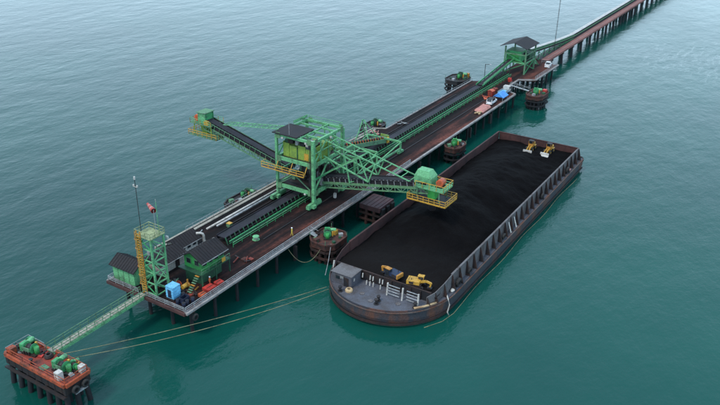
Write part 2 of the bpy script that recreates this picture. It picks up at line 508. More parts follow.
# ------------------------------------------------------------------ sea
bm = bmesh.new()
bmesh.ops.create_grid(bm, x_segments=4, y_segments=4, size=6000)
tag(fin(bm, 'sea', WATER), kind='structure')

# ------------------------------------------------------------------ jetty
jetty = thing('jetty', 'long dark piled jetty deck dusted with coal, carrying the conveyor and the green shiploader', 'jetty', (71, 87, 0))
outline = [(71, YF), (216, YF), (218.5, 82.2), (232, 82.2), (235, 77.4), (258, 77.4), (258, 82.6), (262, 82.6), (262, 90.6), (224, 90.6), (222, 94.6), (166, 94.6), (164, YB), (84, YB), (84, 95.8), (71, 95.8)]
prism('deck', DECK, jetty, outline, D - 0.45, D)
for a, b in (((71.0, YF), (216, YF)), ((216, YF), (218.5, 82.2)), ((218.5, 82.2), (232, 82.2)), ((232, 82.2), (235, 77.4)), ((235, 77.4), (258, 77.4))):
    o = Vector((b[1] - a[1], a[0] - b[0], 0)).normalized() * 0.12
    bar('edge_beam', CONC, jetty, (a[0] + o.x, a[1] + o.y, D + 0.05), (b[0] + o.x, b[1] + o.y, D + 0.05), 0.55, 0.4)
for a, b, m_ in (((84, YB + .1), (164, YB + .1), PALE), ((164, YB + .1), (166, 94.7), PALE), ((166, 94.7), (222, 94.7), CONC), ((71, 95.9), (84, 95.9), CONC), ((70.9, YF), (70.9, 95.8), COAMIN)):
    bar('edge_beam', m_, jetty, (*a, D - 0.05), (*b, D - 0.05), 0.45, 0.5)
box('walkway', PALE, jetty, (124, 96.75, D + 0.12), (79, 0.65, 0.16))
for yy in (82.7, 92.2):
    bar('crane_rail', STEELDK, jetty, (98, yy, D + 0.09), (205, yy, D + 0.09), 0.18, 0.16)
n_ = 0
for k in range(26):
    x = 73.2 + 5.8 * k
    bar('pile_cap', STEELDK, jetty, (x, YF + 0.5, D - 0.85), (x, (YB if 84 < x < 164 else 94.4) - 0.6, D - 0.85), 0.8, 0.8)
    for y in (78.3, 82.8, 88.2, 93.6):
        cyl('pile', PILE, jetty, (x, y, -3), (x, y, D - 1.2), 0.62, 10)
    if 84 < x < 164: cyl('pile', PILE, jetty, (x, 97, -3), (x, 97, D - 1.2), 0.62, 10)
for x in (224, 228.5, 233, 237, 241.5, 246, 250.5, 256):
    ys = (78.6, 82, 85.5, 89.6) if x > 234 else (83.2, 86.4, 89.6)
    bar('pile_cap', STEELDK, jetty, (x, ys[0] - 0.6, D - 0.85), (x, 90.1, D - 0.85), 0.8, 0.8)
    for y in ys:
        cyl('pile', PILE, jetty, (x, y, -3), (x, y, D - 1.2), 0.62, 10)
# pieces of fendering along the berth face
for x in (100.5, 113, 139, 152, 182, 196):
    bar('fender_frame', STEELDK, jetty, (x, YF - 0.35, 1.6), (x, YF - 0.35, 4.5), 0.7, 0.5)

railing('railing', 'galvanised three-rail handrail along the berth side of the jetty, beside the road lane', [(71.2, 77.35, D), (148, 77.35, D)], GALV, 'handrails of the jetty', rails=(0.4, 0.75, 1.1), d=0.09)
railing('railing', 'galvanised handrail across the near end of the jetty, below the lattice tower', [(71.1, 77.5, D), (71.1, 86.4, D)], GALV, 'handrails of the jetty', d=0.08)
railing('railing', 'galvanised handrail in front of the small green shed at the jetty end', [(71.1, 88.2, D), (71.1, 95.7, D), (78, 95.7, D)], GALV, 'handrails of the jetty', d=0.08)
railing('railing', 'low pale handrail along the seaward rear walkway of the jetty behind the white pipes', [(92, 97.45, D), (163.5, 97.45, D)], GALV, 'handrails of the jetty', d=0.06, rails=(0.55, 1.1))
railing('railing', 'pale handrail along the rear edge of the narrower jetty deck beyond the shiploader', [(166.5, 94.4, D), (221.5, 94.4, D)], GALV, 'handrails of the jetty', d=0.06, rails=(0.55, 1.1))
railing('railing', 'grey handrail round the side platform where the white pickup is parked', [(235.2, 77.6, D), (257.8, 77.6, D), (257.8, 83.4, D)], GALV, 'handrails of the jetty', d=0.07, rails=(0.55, 1.1))

for i, y in enumerate((94.2, 93.35)):
    t = tag(tube('pipe', WHITE if i == 0 else GALV, None, [(94.5 + 2 * i, y, D + 0.55), (119 - 3 * i, y, D + 0.55)], 0.22, 8, origin=(94.5, y, D)),
            ('long white pipe laid along the jetty deck behind the belt conveyor', 'shorter grey pipe lying beside the long white pipe behind the conveyor')[i], 'pipe', 'pipes along the jetty')

# ------------------------------------------------------------------ jetty conveyor
cv = thing('belt_conveyor', 'long belt conveyor with green side frame running along the middle of the jetty', 'conveyor', (92, 88, D))
CX0, CX1 = 92.5, 234.0
box('belt', BELT, cv, ((CX0 + CX1) / 2, 88.6, D + 1.30), (CX1 - CX0, 1.9, 0.14))
box('hood_edge', BELT, cv, ((CX0 + CX1) / 2, 89.75, D + 1.0), (CX1 - CX0, 0.12, 1.0))
for z, m_ in ((0.95, GREEN), (0.5, DGREEN)):
    bar('stringer', m_, cv, (CX0, 86.5, D + z), (CX1, 86.5, D + z), 0.16, 0.2)
bar('handrail', MINT, cv, (CX0, 85.6, D + 1.0), (CX1, 85.6, D + 1.0), 0.10)
bar('handrail', GREEN, cv, (CX0, 85.6, D + 0.55), (CX1, 85.6, D + 0.55), 0.09)
bar('kickplate', STEELDK, cv, (CX0, 87.3, D + 0.55), (CX1, 87.3, D + 0.55), 0.1, 1.0)
k = 0
x = CX0
while x < CX1:
    bar('idler_post', DGREEN, cv, (x, 86.9, D), (x, 87.5, D + 1.5), 0.17)
    if k % 2 == 0: bar('post', GREEN, cv, (x, 85.6, D), (x, 85.6, D + 1.05), 0.1)
    x += 1.3; k += 1

# ------------------------------------------------------------------ trestle, with its own conveyor
tr = thing('trestle', 'long narrow piled trestle bridge with red roadway leading away to the upper right', 'trestle', (262, 86.5, 0))
TX0, TX1 = 262, 640
box('roadway', ROADRED, tr, ((TX0 + TX1) / 2, 83.85, D - 0.2), (TX1 - TX0, 2.5, 0.4))
box('side_deck', STEELDK, tr, ((TX0 + TX1) / 2, 86.7, D - 0.25), (TX1 - TX0, 3.2, 0.4))
bar('edge_beam', ROADRED, tr, (TX0, 82.5, D - 0.3), (TX1, 82.5, D - 0.3), 0.25, 0.7)
bar('handrail', GALV, tr, (TX0, 82.6, D + 1.0), (TX1, 82.6, D + 1.0), 0.04)
x = 268
while x < 620:
    dense = 362 < x < 392
    bar('pile_cap', STEELDK, tr, (x, 82.5, D - 0.95), (x, 88.2, D - 0.95), 1.1, 1.0)
    for y in (83.2, 87.4):
        for s in (-1, 1):
            cyl('pile', PILE, tr, (x + s * (0.4 if dense else 0.6), y - (0.3 if y < 86 else -0.3), -3), (x + s * 0.38, y, D - 1.4), 0.8, 8)
    x += 5.6 if dense else 12.4

tc = thing('trestle_conveyor', 'covered conveyor with pale roof sheets descending from the transfer tower onto the trestle', 'conveyor', (248, 86.6, D))
def tz(x):                                # the belt comes down from the tower and then runs level
    t_ = min(1, max(0, (x - 248) / 56.0))
    return D + 0.45 + 4.6 * (1 - t_) ** 1.25
xs = [248 + 6 * i for i in range(12)] + [332 + 12 * i for i in range(26)]
for a, b in zip(xs[:-1], xs[1:]):
    za, zb = tz(a), tz(b)
    bar('roof_sheet', ROOFPALE, tc, (a, 86.85, za + 1.0), (b, 86.85, zb + 1.0), 1.6, 0.1)
    bar('belt_side', BELT, tc, (a, 86.05, za + 0.25), (b, 86.05, zb + 0.25), 0.12, 1.35)
    bar('stringer', MINT, tc, (a, 85.7, za + 0.35), (b, 85.7, zb + 0.35), 0.12, 0.18)
    bar('floor_plate', STEELDK, tc, (a, 86.6, za - 0.35), (b, 86.6, zb - 0.35), 2.0, 0.12)
    if b < 308:
        bar('handrail', GREEN, tc, (a, 85.5, za + 1.0), (b, 85.5, zb + 1.0), 0.1)
        bar('leg', DGREEN, tc, (b, 85.6, D), (b, 85.6, zb - 0.4), 0.22)
        bar('leg', DGREEN, tc, (b, 87.5, D), (b, 87.5, zb - 0.4), 0.22)
        bar('brace', GREEN, tc, (a, 85.6, D + 0.1), (b, 85.6, zb - 0.4), 0.14)
        bar('brace', GREEN, tc, (b, 85.6, D + 0.1), (a, 85.6, za - 0.4), 0.14)

# ------------------------------------------------------------------ transfer tower
tt = thing('transfer_tower', 'green open transfer tower with dark pitched roof standing across the far conveyor', 'tower', (242, 87, D))
TXa, TXb, TYa, TYb, TZ = 239.0, 248.0, 83.0, 90.4, 14.2
for x in (TXa, TXb):
    for y in (TYa, TYb):
        bar('column', DULLGREEN, tt, (x, y, D if y < 90.6 else -1), (x, y, TZ), 0.45)
for z in (9.0, 11.8):
    for a, b in (((TXa, TYa), (TXb, TYa)), ((TXa, TYb), (TXb, TYb)), ((TXa, TYa), (TXa, TYb)), ((TXb, TYa), (TXb, TYb))):
        bar('beam', MINT if z < 10 else DULLGREEN, tt, (*a, z), (*b, z), 0.3, 0.4)
box('floor', STEELDK, tt, ((TXa + TXb) / 2, (TYa + TYb) / 2, 9.12), (TXb - TXa - .5, TYb - TYa - .5, 0.15))
box('house_panel', GREEN, tt, (TXa + 3.6, TYa + 4.6, 10.9), (5.4, 5.4, 3.4))
box('house_panel', BRIGHT, tt, (TXa + 0.9, TYa + 5.0, 10.4), (0.12, 4.5, 2.2))
box('drive_house', DGREEN, tt, (TXa + 7.4, TYa + 2.2, 10.2), (3.0, 3.0, 2.2))
box('window', GLASS, tt, (TXa + 3.6, TYa + 1.87, 11.5), (3.4, 0.08, 1.0))
mx_ = (TYa + TYb) / 2 + 0.4
for s in (-1, 1):
    y0 = mx_ + s * 4.9
    sheet('roof', ROOF, tt, [(TXa - 1.4, mx_, TZ + 1.7), (TXb + 1.4, mx_, TZ + 1.7), (TXb + 1.4, y0, TZ + 0.1), (TXa - 1.4, y0, TZ + 0.1)], 0.14)
for a, b in (((TXa, TYa, D), (TXb, TYa, 9)), ((TXb, TYa, D), (TXa, TYa, 9)), ((TXa, TYa, 9), (TXa, TYb, 11.8)), ((TXa, TYb, D), (TXa, TYa, 9))):
    bar('brace', GREEN, tt, a, b, 0.22)
for z in (10.1, 12.8):
    bar('handrail', DULLGREEN, tt, (TXa, TYa - .1, z), (TXb, TYa - .1, z), 0.1)
for i in range(12):
    bar('stair_tread', MINT, tt, (TXb + 0.6 + 0.45 * i, TYa + 0.4, 9 - 0.3 * i), (TXb + 0.6 + 0.45 * i, TYa + 1.5, 9 - 0.3 * i), 0.4, 0.08)
bar('stair_stringer', GREEN, tt, (TXb + 0.3, TYa + 0.35, 9.1), (TXb + 6.2, TYa + 0.35, 5.3), 0.12, 0.3)
bar('stair_stringer', GREEN, tt, (TXb + 0.3, TYa + 1.55, 9.1), (TXb + 6.2, TYa + 1.55, 5.3), 0.12, 0.3)

# the belt climbing into the tower
ic = thing('inclined_conveyor', 'short inclined green conveyor climbing into the transfer tower', 'conveyor', (216, 88, D))
pa, pb = (214, 88.3, D + 1.6), (240, 88.3, 9.6)
bar('belt', BELTCOAL, ic, pa, pb, 1.5, 0.15)
for y in (87.4, 89.6):
    bar('stringer', GREEN, ic, (pa[0], y, pa[2]), (pb[0], y, pb[2]), 0.18, 0.5)
    for i in range(1, 8):
        x, z = pa[0] + 26 * i / 8, pa[2] + (pb[2] - pa[2]) * i / 8
        bar('leg', DGREEN, ic, (x, y, D), (x, y, z - 0.3), 0.2)
bar('handrail', MINT, ic, (pa[0], 87.1, pa[2] + 0.9), (pb[0], 87.1, pb[2] + 0.9), 0.1)

# lightning mast by the tower
ms = thing('lightning_mast', 'very tall thin lattice mast rising beside the trestle past the top of the picture', 'mast', (277, 85.4, D))
for i in range(3):
    a = 2 * PI * i / 3
    bar('leg', STEELDK, ms, (277 + 0.2 * math.cos(a), 85.4 + 0.2 * math.sin(a), D), (277 + 0.08 * math.cos(a), 85.4 + 0.08 * math.sin(a), D + 34), 0.055)
for k in range(22):
    z0 = D + 1.5 * k
    r0 = 0.2 - 0.12 * (1.5 * k) / 34
    a, b = 2 * PI * (k % 3) / 3, 2 * PI * ((k + 1) % 3) / 3
    bar('brace', STEELDK, ms, (277 + r0 * math.cos(a), 85.4 + r0 * math.sin(a), z0), (277 + r0 * math.cos(b), 85.4 + r0 * math.sin(b), z0 + 1.5), 0.035)

# ------------------------------------------------------------------ buildings on the near end
def gable_house(t, x0, x1, y0, y1, z0, ze, zr, wallm, roofm, axis='x', over=0.5, roof_th=0.12):
    """four wall panels and two roof planes; ridge along x or y"""
    w = 0.12
    box('wall', wallm, t, ((x0 + x1) / 2, y0 + w / 2, (z0 + ze) / 2), (x1 - x0 - 2 * w, w, ze - z0))
    box('wall', wallm, t, ((x0 + x1) / 2, y1 - w / 2, (z0 + ze) / 2), (x1 - x0 - 2 * w, w, ze - z0))
    box('wall', wallm, t, (x0 + w / 2, (y0 + y1) / 2, (z0 + ze) / 2), (w, y1 - y0, ze - z0))
    box('wall', wallm, t, (x1 - w / 2, (y0 + y1) / 2, (z0 + ze) / 2), (w, y1 - y0, ze - z0))
    if axis == 'x':
        ym = (y0 + y1) / 2
        sl = (zr - ze) / ((y1 - y0) / 2)
        for s, ye in ((-1, y0 - over), (1, y1 + over)):
            zz = ze - sl * over + roof_th
            sheet('roof', roofm, t, [(x0 - over, ym, zr + roof_th), (x1 + over, ym, zr + roof_th), (x1 + over, ye, zz), (x0 - over, ye, zz)], roof_th)
            for k in range(int((x1 - x0 + 2 * over) / 0.6) + 1):
                xr = x0 - over + .05 + .6 * k
                bar('roof_rib', roofm, t, (xr, ym, zr + roof_th + .02), (xr, ye, zz + .02), .09, .08)
            bar('gutter', GALV, t, (x0 - over, ye + s * .06, zz - .1), (x1 + over, ye + s * .06, zz - .1), .1, .1)
        for x in (x0, x1 - w):
            poly_solid('gable', wallm, t, [(x, y0, ze), (x, y1, ze), (x, ym, zr - 0.06)], (w, 0, 0))
    else:
        xm = (x0 + x1) / 2
        sl = (zr - ze) / ((x1 - x0) / 2)
        for s, xe in ((-1, x0 - over), (1, x1 + over)):
            zz = ze - sl * over + roof_th
            sheet('roof', roofm, t, [(xm, y0 - over, zr + roof_th), (xm, y1 + over, zr + roof_th), (xe, y1 + over, zz), (xe, y0 - over, zz)], roof_th)
            for k in range(int((y1 - y0 + 2 * over) / 0.6) + 1):
                yr = y0 - over + .05 + .6 * k
                bar('roof_rib', roofm, t, (xm, yr, zr + roof_th + .02), (xe, yr, zz + .02), .09, .08)
        for y in (y0, y1 - w):
            poly_solid('gable', wallm, t, [(x0, y, ze), (x1, y, ze), (xm, y, zr - 0.06)], (0, w, 0))

sh = thing('green_shed', 'small pale green shed with black pitched roof at the near seaward corner of the jetty', 'shed', (74, 92.8, D))
gable_house(sh, 72.2, 75.6, 90.2, 95.5, D, 8.45, 9.5, MINT, ROOF, 'y', 0.45)
box('base_frame', STEELDK, sh, (74.05, 92.85, D + 0.1), (3.9, 5.5, 0.2))
for y in (91.5, 92.85, 94.2):
    box('panel_batten', DULLGREEN, sh, (72.17, y, 6.9), (0.05, 0.08, 3.0))
box('door', GREEN, sh, (74.1, 90.17, 6.45), (1.1, 0.06, 2.1))

wh = thing('white_store', 'long whitewashed store with black pitched roof behind the green control house', 'building', (88, 92, D))
gable_house(wh, 83.6, 88.6, 91.0, 94.0, D, 7.7, 8.75, WHITE, ROOF, 'x', 0.55)
for x in (84.8, 86.3, 87.7):
    f = box('window_frame', GALV, wh, (x, 90.97, 6.8), (0.9, 0.07, 1.0)); box('pane', GLASS, f, (x, 90.92, 6.8), (0.75, 0.05, 0.8))
w2 = thing('white_store', 'lower whitewashed lean-to with black roof tucked behind the lattice tower', 'building', (80, 92, D))
gable_house(w2, 77.2, 83.4, 89.3, 93.6, D, 7.3, 8.3, WHITE, ROOF, 'x', 0.45)
box('door', STEELDK, w2, (81.5, 89.27, 6.3), (1.0, 0.06, 2.0))
ex = thing('vent_pipe', 'bent white exhaust pipe standing beside the white store', 'pipe', (92.6, 90, D))
tube('stack', WHITE, ex, [(88.9, 89.6, D), (88.9, 89.6, 8.2), (88.8, 89.7, 8.6), (88.5, 90.0, 8.8), (87.9, 90.5, 8.85)], 0.24, 8)
box('base', STEELDK, ex, (88.9, 89.6, D + 0.2), (0.9, 0.9, 0.4))
tube('side_pipe', WHITE, ex, [(88.9, 89.4, 6.9), (89.6, 89.0, 6.8), (90.9, 88.9, 6.8), (91.3, 88.9, 6.4)], 0.3, 8)

ch = thing('control_house', 'two-storey green control house on legs with black pitched roof beside the road lane', 'building', (81.8, 82.8, D))
X0, X1, Y0, Y1 = 79.2, 84.8, 80.7, 85.0
# lower storey is set back, upper storey overhangs
box('lower_wall', DGREEN, ch, (81.9, 81.46, 6.55), (5.3, 0.12, 2.6))
box('lower_wall', DGREEN, ch, (79.3, 83.2, 6.55), (0.12, 3.4, 2.6))
box('lower_wall', DGREEN, ch, (84.5, 83.2, 6.55), (0.12, 3.4, 2.6))
box('lower_wall', DGREEN, ch, (81.9, 84.95, 6.55), (5.3, 0.12, 2.6))
box('balcony', DGREEN, ch, (81.9, 82.9, 7.94), (7.4, 5.6, 0.16))
for x in (78.4, 81.9, 85.4):
    bar('leg', DGREEN, ch, (x, 80.25, D), (x, 80.25, 7.86), 0.2)
gable_house(ch, X0, X1, Y0 + 0.2, Y1, 8.04, 10.15, 11.35, BRIGHT, ROOF, 'x', 0.6)
for x in (79.9, 81.4, 82.8, 84.2):
    f = box('window', GALV if x == 79.7 else DULLGREEN, ch, (x, Y0 + 0.16, 9.4), (0.95, 0.08, 1.0)); box('pane', GLASS, f, (x, Y0 + 0.11, 9.4), (0.8, 0.05, 0.85))
for y in (82.0, 83.9):
    f = box('window', DULLGREEN, ch, (X0 - 0.03, y, 9.4), (0.08, 1.1, 1.1)); box('pane', GLASS, f, (X0 - 0.08, y, 9.4), (0.05, 0.9, 0.9))
for x in (78.3, 80.1, 81.9, 83.7, 85.5):
    bar('balcony_post', DULLGREEN, ch, (x, 80.15, 8.0), (x, 80.15, 9.0), 0.07)
bar('balcony_rail', DULLGREEN, ch, (78.3, 80.15, 9.0), (85.5, 80.15, 9.0), 0.08)
bar('balcony_rail', DULLGREEN, ch, (78.3, 80.15, 8.5), (85.5, 80.15, 8.5), 0.06)
box('air_conditioner', OCHRE, ch, (85.55, 81.6, 9.3), (0.6, 0.9, 0.7))
box('sign_board', YELLOW, ch, (83.8, 80.05, 8.55), (0.9, 0.06, 0.8))
for i in range(8):
    box('stair_tread', DULLGREEN if i % 4 else OCHRE, ch, (78.0 - 0.3 * i, 81.0, 7.7 - 0.3 * i), (0.3, 0.9, 0.06))

# ------------------------------------------------------------------ lattice tower with ladder, masts, windsock
lt = thing('lattice_tower', 'square mint green lattice tower with a yellow caged ladder at the jetty end', 'tower', (73.6, 86.3, D))
LX0, LX1, LY0, LY1, LZ = 72.0, 74.8, 84.7, 87.9, 16.4
cs = [(LX0, LY0), (LX1, LY0), (LX1, LY1), (LX0, LY1)]
for x, y in cs: bar('leg', MINT, lt, (x, y, D), (x, y, LZ), 0.28)
nb = 5
for i in range(4):
    a, b = cs[i], cs[(i + 1) % 4]
    for k in range(nb + 1):
        z = D + 0.4 + (LZ - D - 0.5) * k / nb
        bar('beam', MINT, lt, (*a, z), (*b, z), 0.17)
        if k < nb:
            z2 = D + 0.4 + (LZ - D - 0.5) * (k + 1) / nb
            p, q = (a, b) if k % 2 else (b, a)
            bar('brace', MINT if i < 2 else GREEN, lt, (*p, z), (*q, z2), 0.14)
box('top_platform', OLIVE, lt, (73.4, 86.3, LZ + 0.06), (3.3, 3.7, 0.12))
tp = [(71.8, 84.5), (75.0, 84.5), (75.0, 88.1), (71.8, 88.1)]
for i in range(4):
    a, b = tp[i], tp[(i + 1) % 4]
    for h in (0.55, 1.1): bar('platform_rail', OLIVE, lt, (*a, LZ + h), (*b, LZ + h), 0.08)
    for k in range(3):
        p = Vector((*a, LZ)).lerp(Vector((*b, LZ)), k / 3)
        bar('platform_post', OLIVE, lt, p, p + Vector((0, 0, 1.1)), 0.08)
box('floodlight', WHITE, lt, (75.5, 84.6, LZ - 1.0), (0.3, 0.5, 0.4))
box('light_box', GALV, lt, (71.9, 85.3, LZ - 2.6), (0.25, 0.6, 0.7))
for y in (86.75, 87.65): bar('ladder_rail', OCHRE, lt, (71.75, y, D + 0.1), (71.75, y, LZ + 1.0), 0.2, 0.12)
for k in range(24):
    bar('ladder_rung', YELLOW, lt, (71.75, 86.8, D + 0.5 + 0.48 * k), (71.75, 87.6, D + 0.5 + 0.48 * k), 0.13)
for k in range(6):
    z = D + 2.4 + 1.7 * k
    pts = [(71.75, 86.75, z), (71.3, 86.75, z), (71.05, 87.0, z), (71.05, 87.4, z), (71.3, 87.65, z), (71.75, 87.65, z)]
    tube('ladder_hoop', OCHRE, lt, pts, 0.055, 4)
for y in (86.75, 87.2, 87.65): bar('cage_bar', OCHRE, lt, (71.1 if y == 87.2 else 71.4, y, D + 2.4), (71.1 if y == 87.2 else 71.4, y, LZ + 1.0), 0.06)

am = thing('weather_mast', 'thin grey weather mast with a small white instrument at its tip above the lattice tower', 'mast', (73.2, 87.6, LZ + 0.12))
cyl('pole', STEELDK, am, (72.8, 87.6, LZ + 0.12), (72.8, 87.6, 26.2), 0.11, 6)
bar('cross_arm', WHITE, am, (72.8, 87.2, 24.9), (72.8, 88.0, 24.9), 0.1)
for y in (87.2, 88.0): cyl('cup', WHITE, am, (72.8, y, 24.9), (72.8, y, 25.25), 0.28, 8)
cyl('vane', WHITE, am, (72.8, 87.6, 26.2), (72.8, 87.6, 26.7), 0.3, 8)
wsk = thing('windsock', 'red and white windsock flying from a thin pole on top of the lattice tower', 'windsock', (74, 86, LZ + 0.12))
cyl('pole', GALV, wsk, (74, 85.4, LZ + 0.12), (74, 85.4, 20.9), 0.1, 6)
hoop = Vector((74, 85.4, 20.7))
dirv = Vector((-0.45, 0.95, 0.28)).normalized()
dirv = Vector((0.4, 0.9, 0.06)).normalized()
for k in range(5):
    bm = bmesh.new()
    m0, _ = axis_m(hoop + dirv * (0.55 * k) , hoop + dirv * (0.55 * (k + 1)))
    bmesh.ops.create_cone(bm, cap_ends=False, segments=10, radius1=0.46 - 0.05 * k, radius2=0.46 - 0.05 * (k + 1), depth=0.55, matrix=m0)
    fin(bm, 'sock_band', RED if k % 2 == 0 else PINK, wsk, smooth=True)
rp = thing('antenna_pole', 'bare pale antenna pole beside the windsock on the lattice tower', 'pole', (74.2, 84.8, LZ + 0.12))
cyl('pole', MINT, rp, (74.2, 84.9, LZ + 0.12), (74.2, 84.9, 22.4), 0.12, 6)
cyl('tip', WHITE, rp, (74.2, 84.9, 22.4), (74.2, 84.9, 22.9), 0.07, 6)

# ------------------------------------------------------------------ things standing on the near end
tk = thing('water_tank', 'light blue cubic tank on a stand at the jetty end beside the lattice tower', 'tank', (73.4, 82.4, D))
box('stand', STEELDK, tk, (73.5, 82.3, D + 0.2), (1.9, 1.9, 0.4))
box('body', BLUE, tk, (73.5, 82.3, D + 1.45), (1.7, 1.7, 2.1))
box('lid', BLUE, tk, (73.5, 82.3, D + 2.56), (1.76, 1.76, 0.12))
for z in (0.8, 1.4, 2.0):
    box('rib', BLUE, tk, (73.5, 82.3, D + z), (1.78, 1.78, 0.1))
box('door', DRUMBLUE, tk, (72.63, 82.3, D + 1.3), (0.05, 0.8, 1.5))

def drum_proto():
    d = thing('oil_drum', 'x', 'drum', (0, 0, 0), 'oil drums at the jetty end')
    cyl('body', DRUMBLUE, d, (0, 0, 0), (0, 0, 0.9), 0.6, 12)
    for z in (0.05, 0.33, 0.6, 0.87): cyl('rib', DRUMBLUE, d, (0, 0, z - 0.025), (0, 0, z + 0.025), 0.645, 12)
    cyl('lid', STEELDK, d, (0, 0, 0.9), (0, 0, 0.92), 0.55, 12)
    return d
dp = drum_proto()
dl = ['dark blue oil drum nearest the light blue tank', 'dark blue oil drum in the corner by the end handrail', 'dark blue oil drum behind the one in the handrail corner', 'dark blue oil drum nearest the red crates', 'dark blue oil drum standing between the tank and the control house stair']
for i, (x, y) in enumerate(((72.6, 80.5), (72.4, 78.9), (73.3, 79.0), (74.4, 78.8), (74.6, 81.2))):
    if i == 0: dp.matrix_basis = T((x, y, D)); dp['label'] = dl[0]
    else: copy_tree(dp, T((x, y, D)), dl[i])
sk = thing('skip_container', 'open dark blue steel skip standing at the jetty corner', 'skip', (73.6, 80, D))
prism('floor', DRUMBLUE, sk, [(72.9, 79.5), (74.3, 79.5), (74.3, 80.4), (72.9, 80.4)], D + 0.1, D + 0.2)
for c, s in (((73.6, 79.46, D + 0.6), (1.5, 0.06, 1.0)), ((73.6, 80.44, D + 0.6), (1.5, 0.06, 1.0)), ((72.88, 79.95, D + 0.6), (0.06, 0.9, 1.0)), ((74.32, 79.95, D + 0.6), (0.06, 0.9, 1.0))):
    box('side', DRUMBLUE, sk, c, s)
def pallet_stack(label, x, y, m_, n, s, group='red loads on the lane'):
    t = thing('crate_stack', label, 'crates', (x, y, D), group)
    for i in range(n):
        a = random.uniform(-.15, .15)
        box('crate', m_, t, (x + random.uniform(-.1, .1), y + random.uniform(-.1, .1), D + 0.3 + 0.6 * i), (s * 1.2, s, 0.55), Matrix.Rotation(a, 4, 'Z'))
        box('slat', STEELDK, t, (x, y, D + 0.59 + 0.6 * i), (s * 1.0, 0.12, 0.04))
    return t
pallet_stack('bright red crate lying in the lane in front of the control house', 78.9, 79.1, RED, 1, 1.6)
pallet_stack('red double crate nearest the jetty corner drums', 76.6, 78.7, ORANGE, 1, 1.0)
pallet_stack('second bright red crate farther along the lane under the control house', 81.0, 79.0, RED, 1, 1.2)
# yellow pump and its frame
pm = thing('pump_unit', 'small yellow pump on a skid between the blue tank and the control house', 'pump', (76.6, 82.6, D))
box('skid', STEELDK, pm, (76.6, 82.6, D + 0.12), (2.0, 1.1, 0.24))
cyl('motor', YELLOW, pm, (75.9, 82.6, D + 0.75), (77.0, 82.6, D + 0.75), 0.8, 12)
cyl('pump_body', OCHRE, pm, (77.0, 82.6, D + 0.65), (77.4, 82.6, D + 0.65), 1.0, 12)
cyl('outlet', OCHRE, pm, (77.2, 82.6, D + 1.0), (77.2, 82.6, D + 1.7), 0.3, 8)
fr = thing('hose_reel', 'rust red hose reel on a frame beside the yellow pump', 'reel', (75.6, 84.2, D))
for s in (-.45, .45):
    cyl('flange', ORANGE, fr, (76 + s - .03, 83.9, D + 0.8), (76 + s + .03, 83.9, D + 0.8), 1.3, 14)
cyl('core', REDDECK, fr, (75.6, 83.9, D + 0.8), (76.4, 83.9, D + 0.8), 0.85, 12)
for s in (-.55, .55): bar('frame', STEELDK, fr, (76 + s, 83.9, D), (76 + s, 83.9, D + 0.85), 0.1)
hr = thing('cable_reel', 'small green and white cable reel lying in the lane beside the conveyor', 'reel', (97.2, 83.9, D))
cyl('flange', MINT, hr, (97.2, 83.9, D + 0.02), (97.2, 83.9, D + 0.12), 1.5, 16)
cyl('core', WHITE, hr, (97.2, 83.9, D + 0.12), (97.2, 83.9, D + 0.7), 0.7, 12)
cyl('flange', MINT, hr, (97.2, 83.9, D + 0.7), (97.2, 83.9, D + 0.8), 1.3, 16)
def scrap(label, x, y, mats, seed, n=6, r=1.2):
    t = thing('scrap_heap', label, 'scrap', (x, y, D), 'heaps of spare parts on the deck')
    q = random.Random(seed)
    for k in range(n):
        a = q.uniform(0, PI)
        c = (x + q.uniform(-r, r), y + q.uniform(-r * .7, r * .7))
        if k % 3 == 0: cyl('roller', q.choice(mats), t, (c[0], c[1], D + .2), (c[0] + 1.2 * math.cos(a), c[1] + 1.2 * math.sin(a), D + .25), .28, 8)
        elif k % 3 == 1: box('plate', q.choice(mats), t, (c[0], c[1], D + .12), (q.uniform(.6, 1.3), q.uniform(.4, .8), .2), Matrix.Rotation(a, 4, 'Z'))
        else: bar('beam_offcut', q.choice(mats), t, (c[0], c[1], D + .15), (c[0] + 1.8 * math.cos(a), c[1] + 1.8 * math.sin(a), D + .3), .16, .2)
    return t
scrap('heap of rusty rollers and plates between the blue tank and the red crates', 75.6, 80.2, (REDDECK, STEELDK, OCHRE, CAPRED), 3, 9)
scrap('heap of dark steel offcuts behind the blue tank at the tower foot', 76.5, 85.6, (STEELDK, CAPRED, DULLGREEN), 5, 9)
scrap('scatter of pale offcuts and rollers on the rear deck left of the white pipes', 91.5, 94.6, (CAPRED, GALV, STEELDK), 8, 8)
scrap('scatter of rusty rollers on the lane beyond the control house', 89.5, 80.6, (CAPRED, STEELDK, REDDECK), 11, 8, 1.8)
scrap('heap of spare rollers and red plates on the rear deck behind the tripper', 160.5, 94.8, (CAPRED, PINK, STEELDK, GALV), 13, 12, 2.2)
scrap('dark clutter of rope and plates at the left end of the red dolphin deck', 50.4, 91.2, (STEELDK, CAPRED, RUBBER, GALV), 23, 10, .9)
scrap('dark clutter of rope and plates at the right end of the red dolphin deck', 51.3, 80.2, (STEELDK, CAPRED, RUBBER, GALV), 29, 10, .9)
scrap('red and dark offcuts in the middle of the red dolphin deck by the walkway', 51.6, 87.6, (STEELDK, RED, RUBBER, CAPRED), 31, 8, .7)
scrap('few dark plates on the rear deck beyond the tripper near the corner', 171, 92.6, (CAPRED, STEELDK, GALV), 17, 9, 1.8)
scrap('rusty heap beside the red fire hut near the blue canopy', 207.5, 83.6, (REDDECK, CAPRED, ORANGE), 19, 9, 1.5)
vb = thing('valve_box', 'small ochre valve box on the rear deck between the pipes and the conveyor', 'box', (98.5, 92.2, D))
box('body', DULLGREEN, vb, (98.5, 91.8, D + 0.4), (0.9, 0.9, 0.8)); box('lid', YELLOW, vb, (98.5, 91.8, D + 0.83), (0.98, 0.98, 0.07))

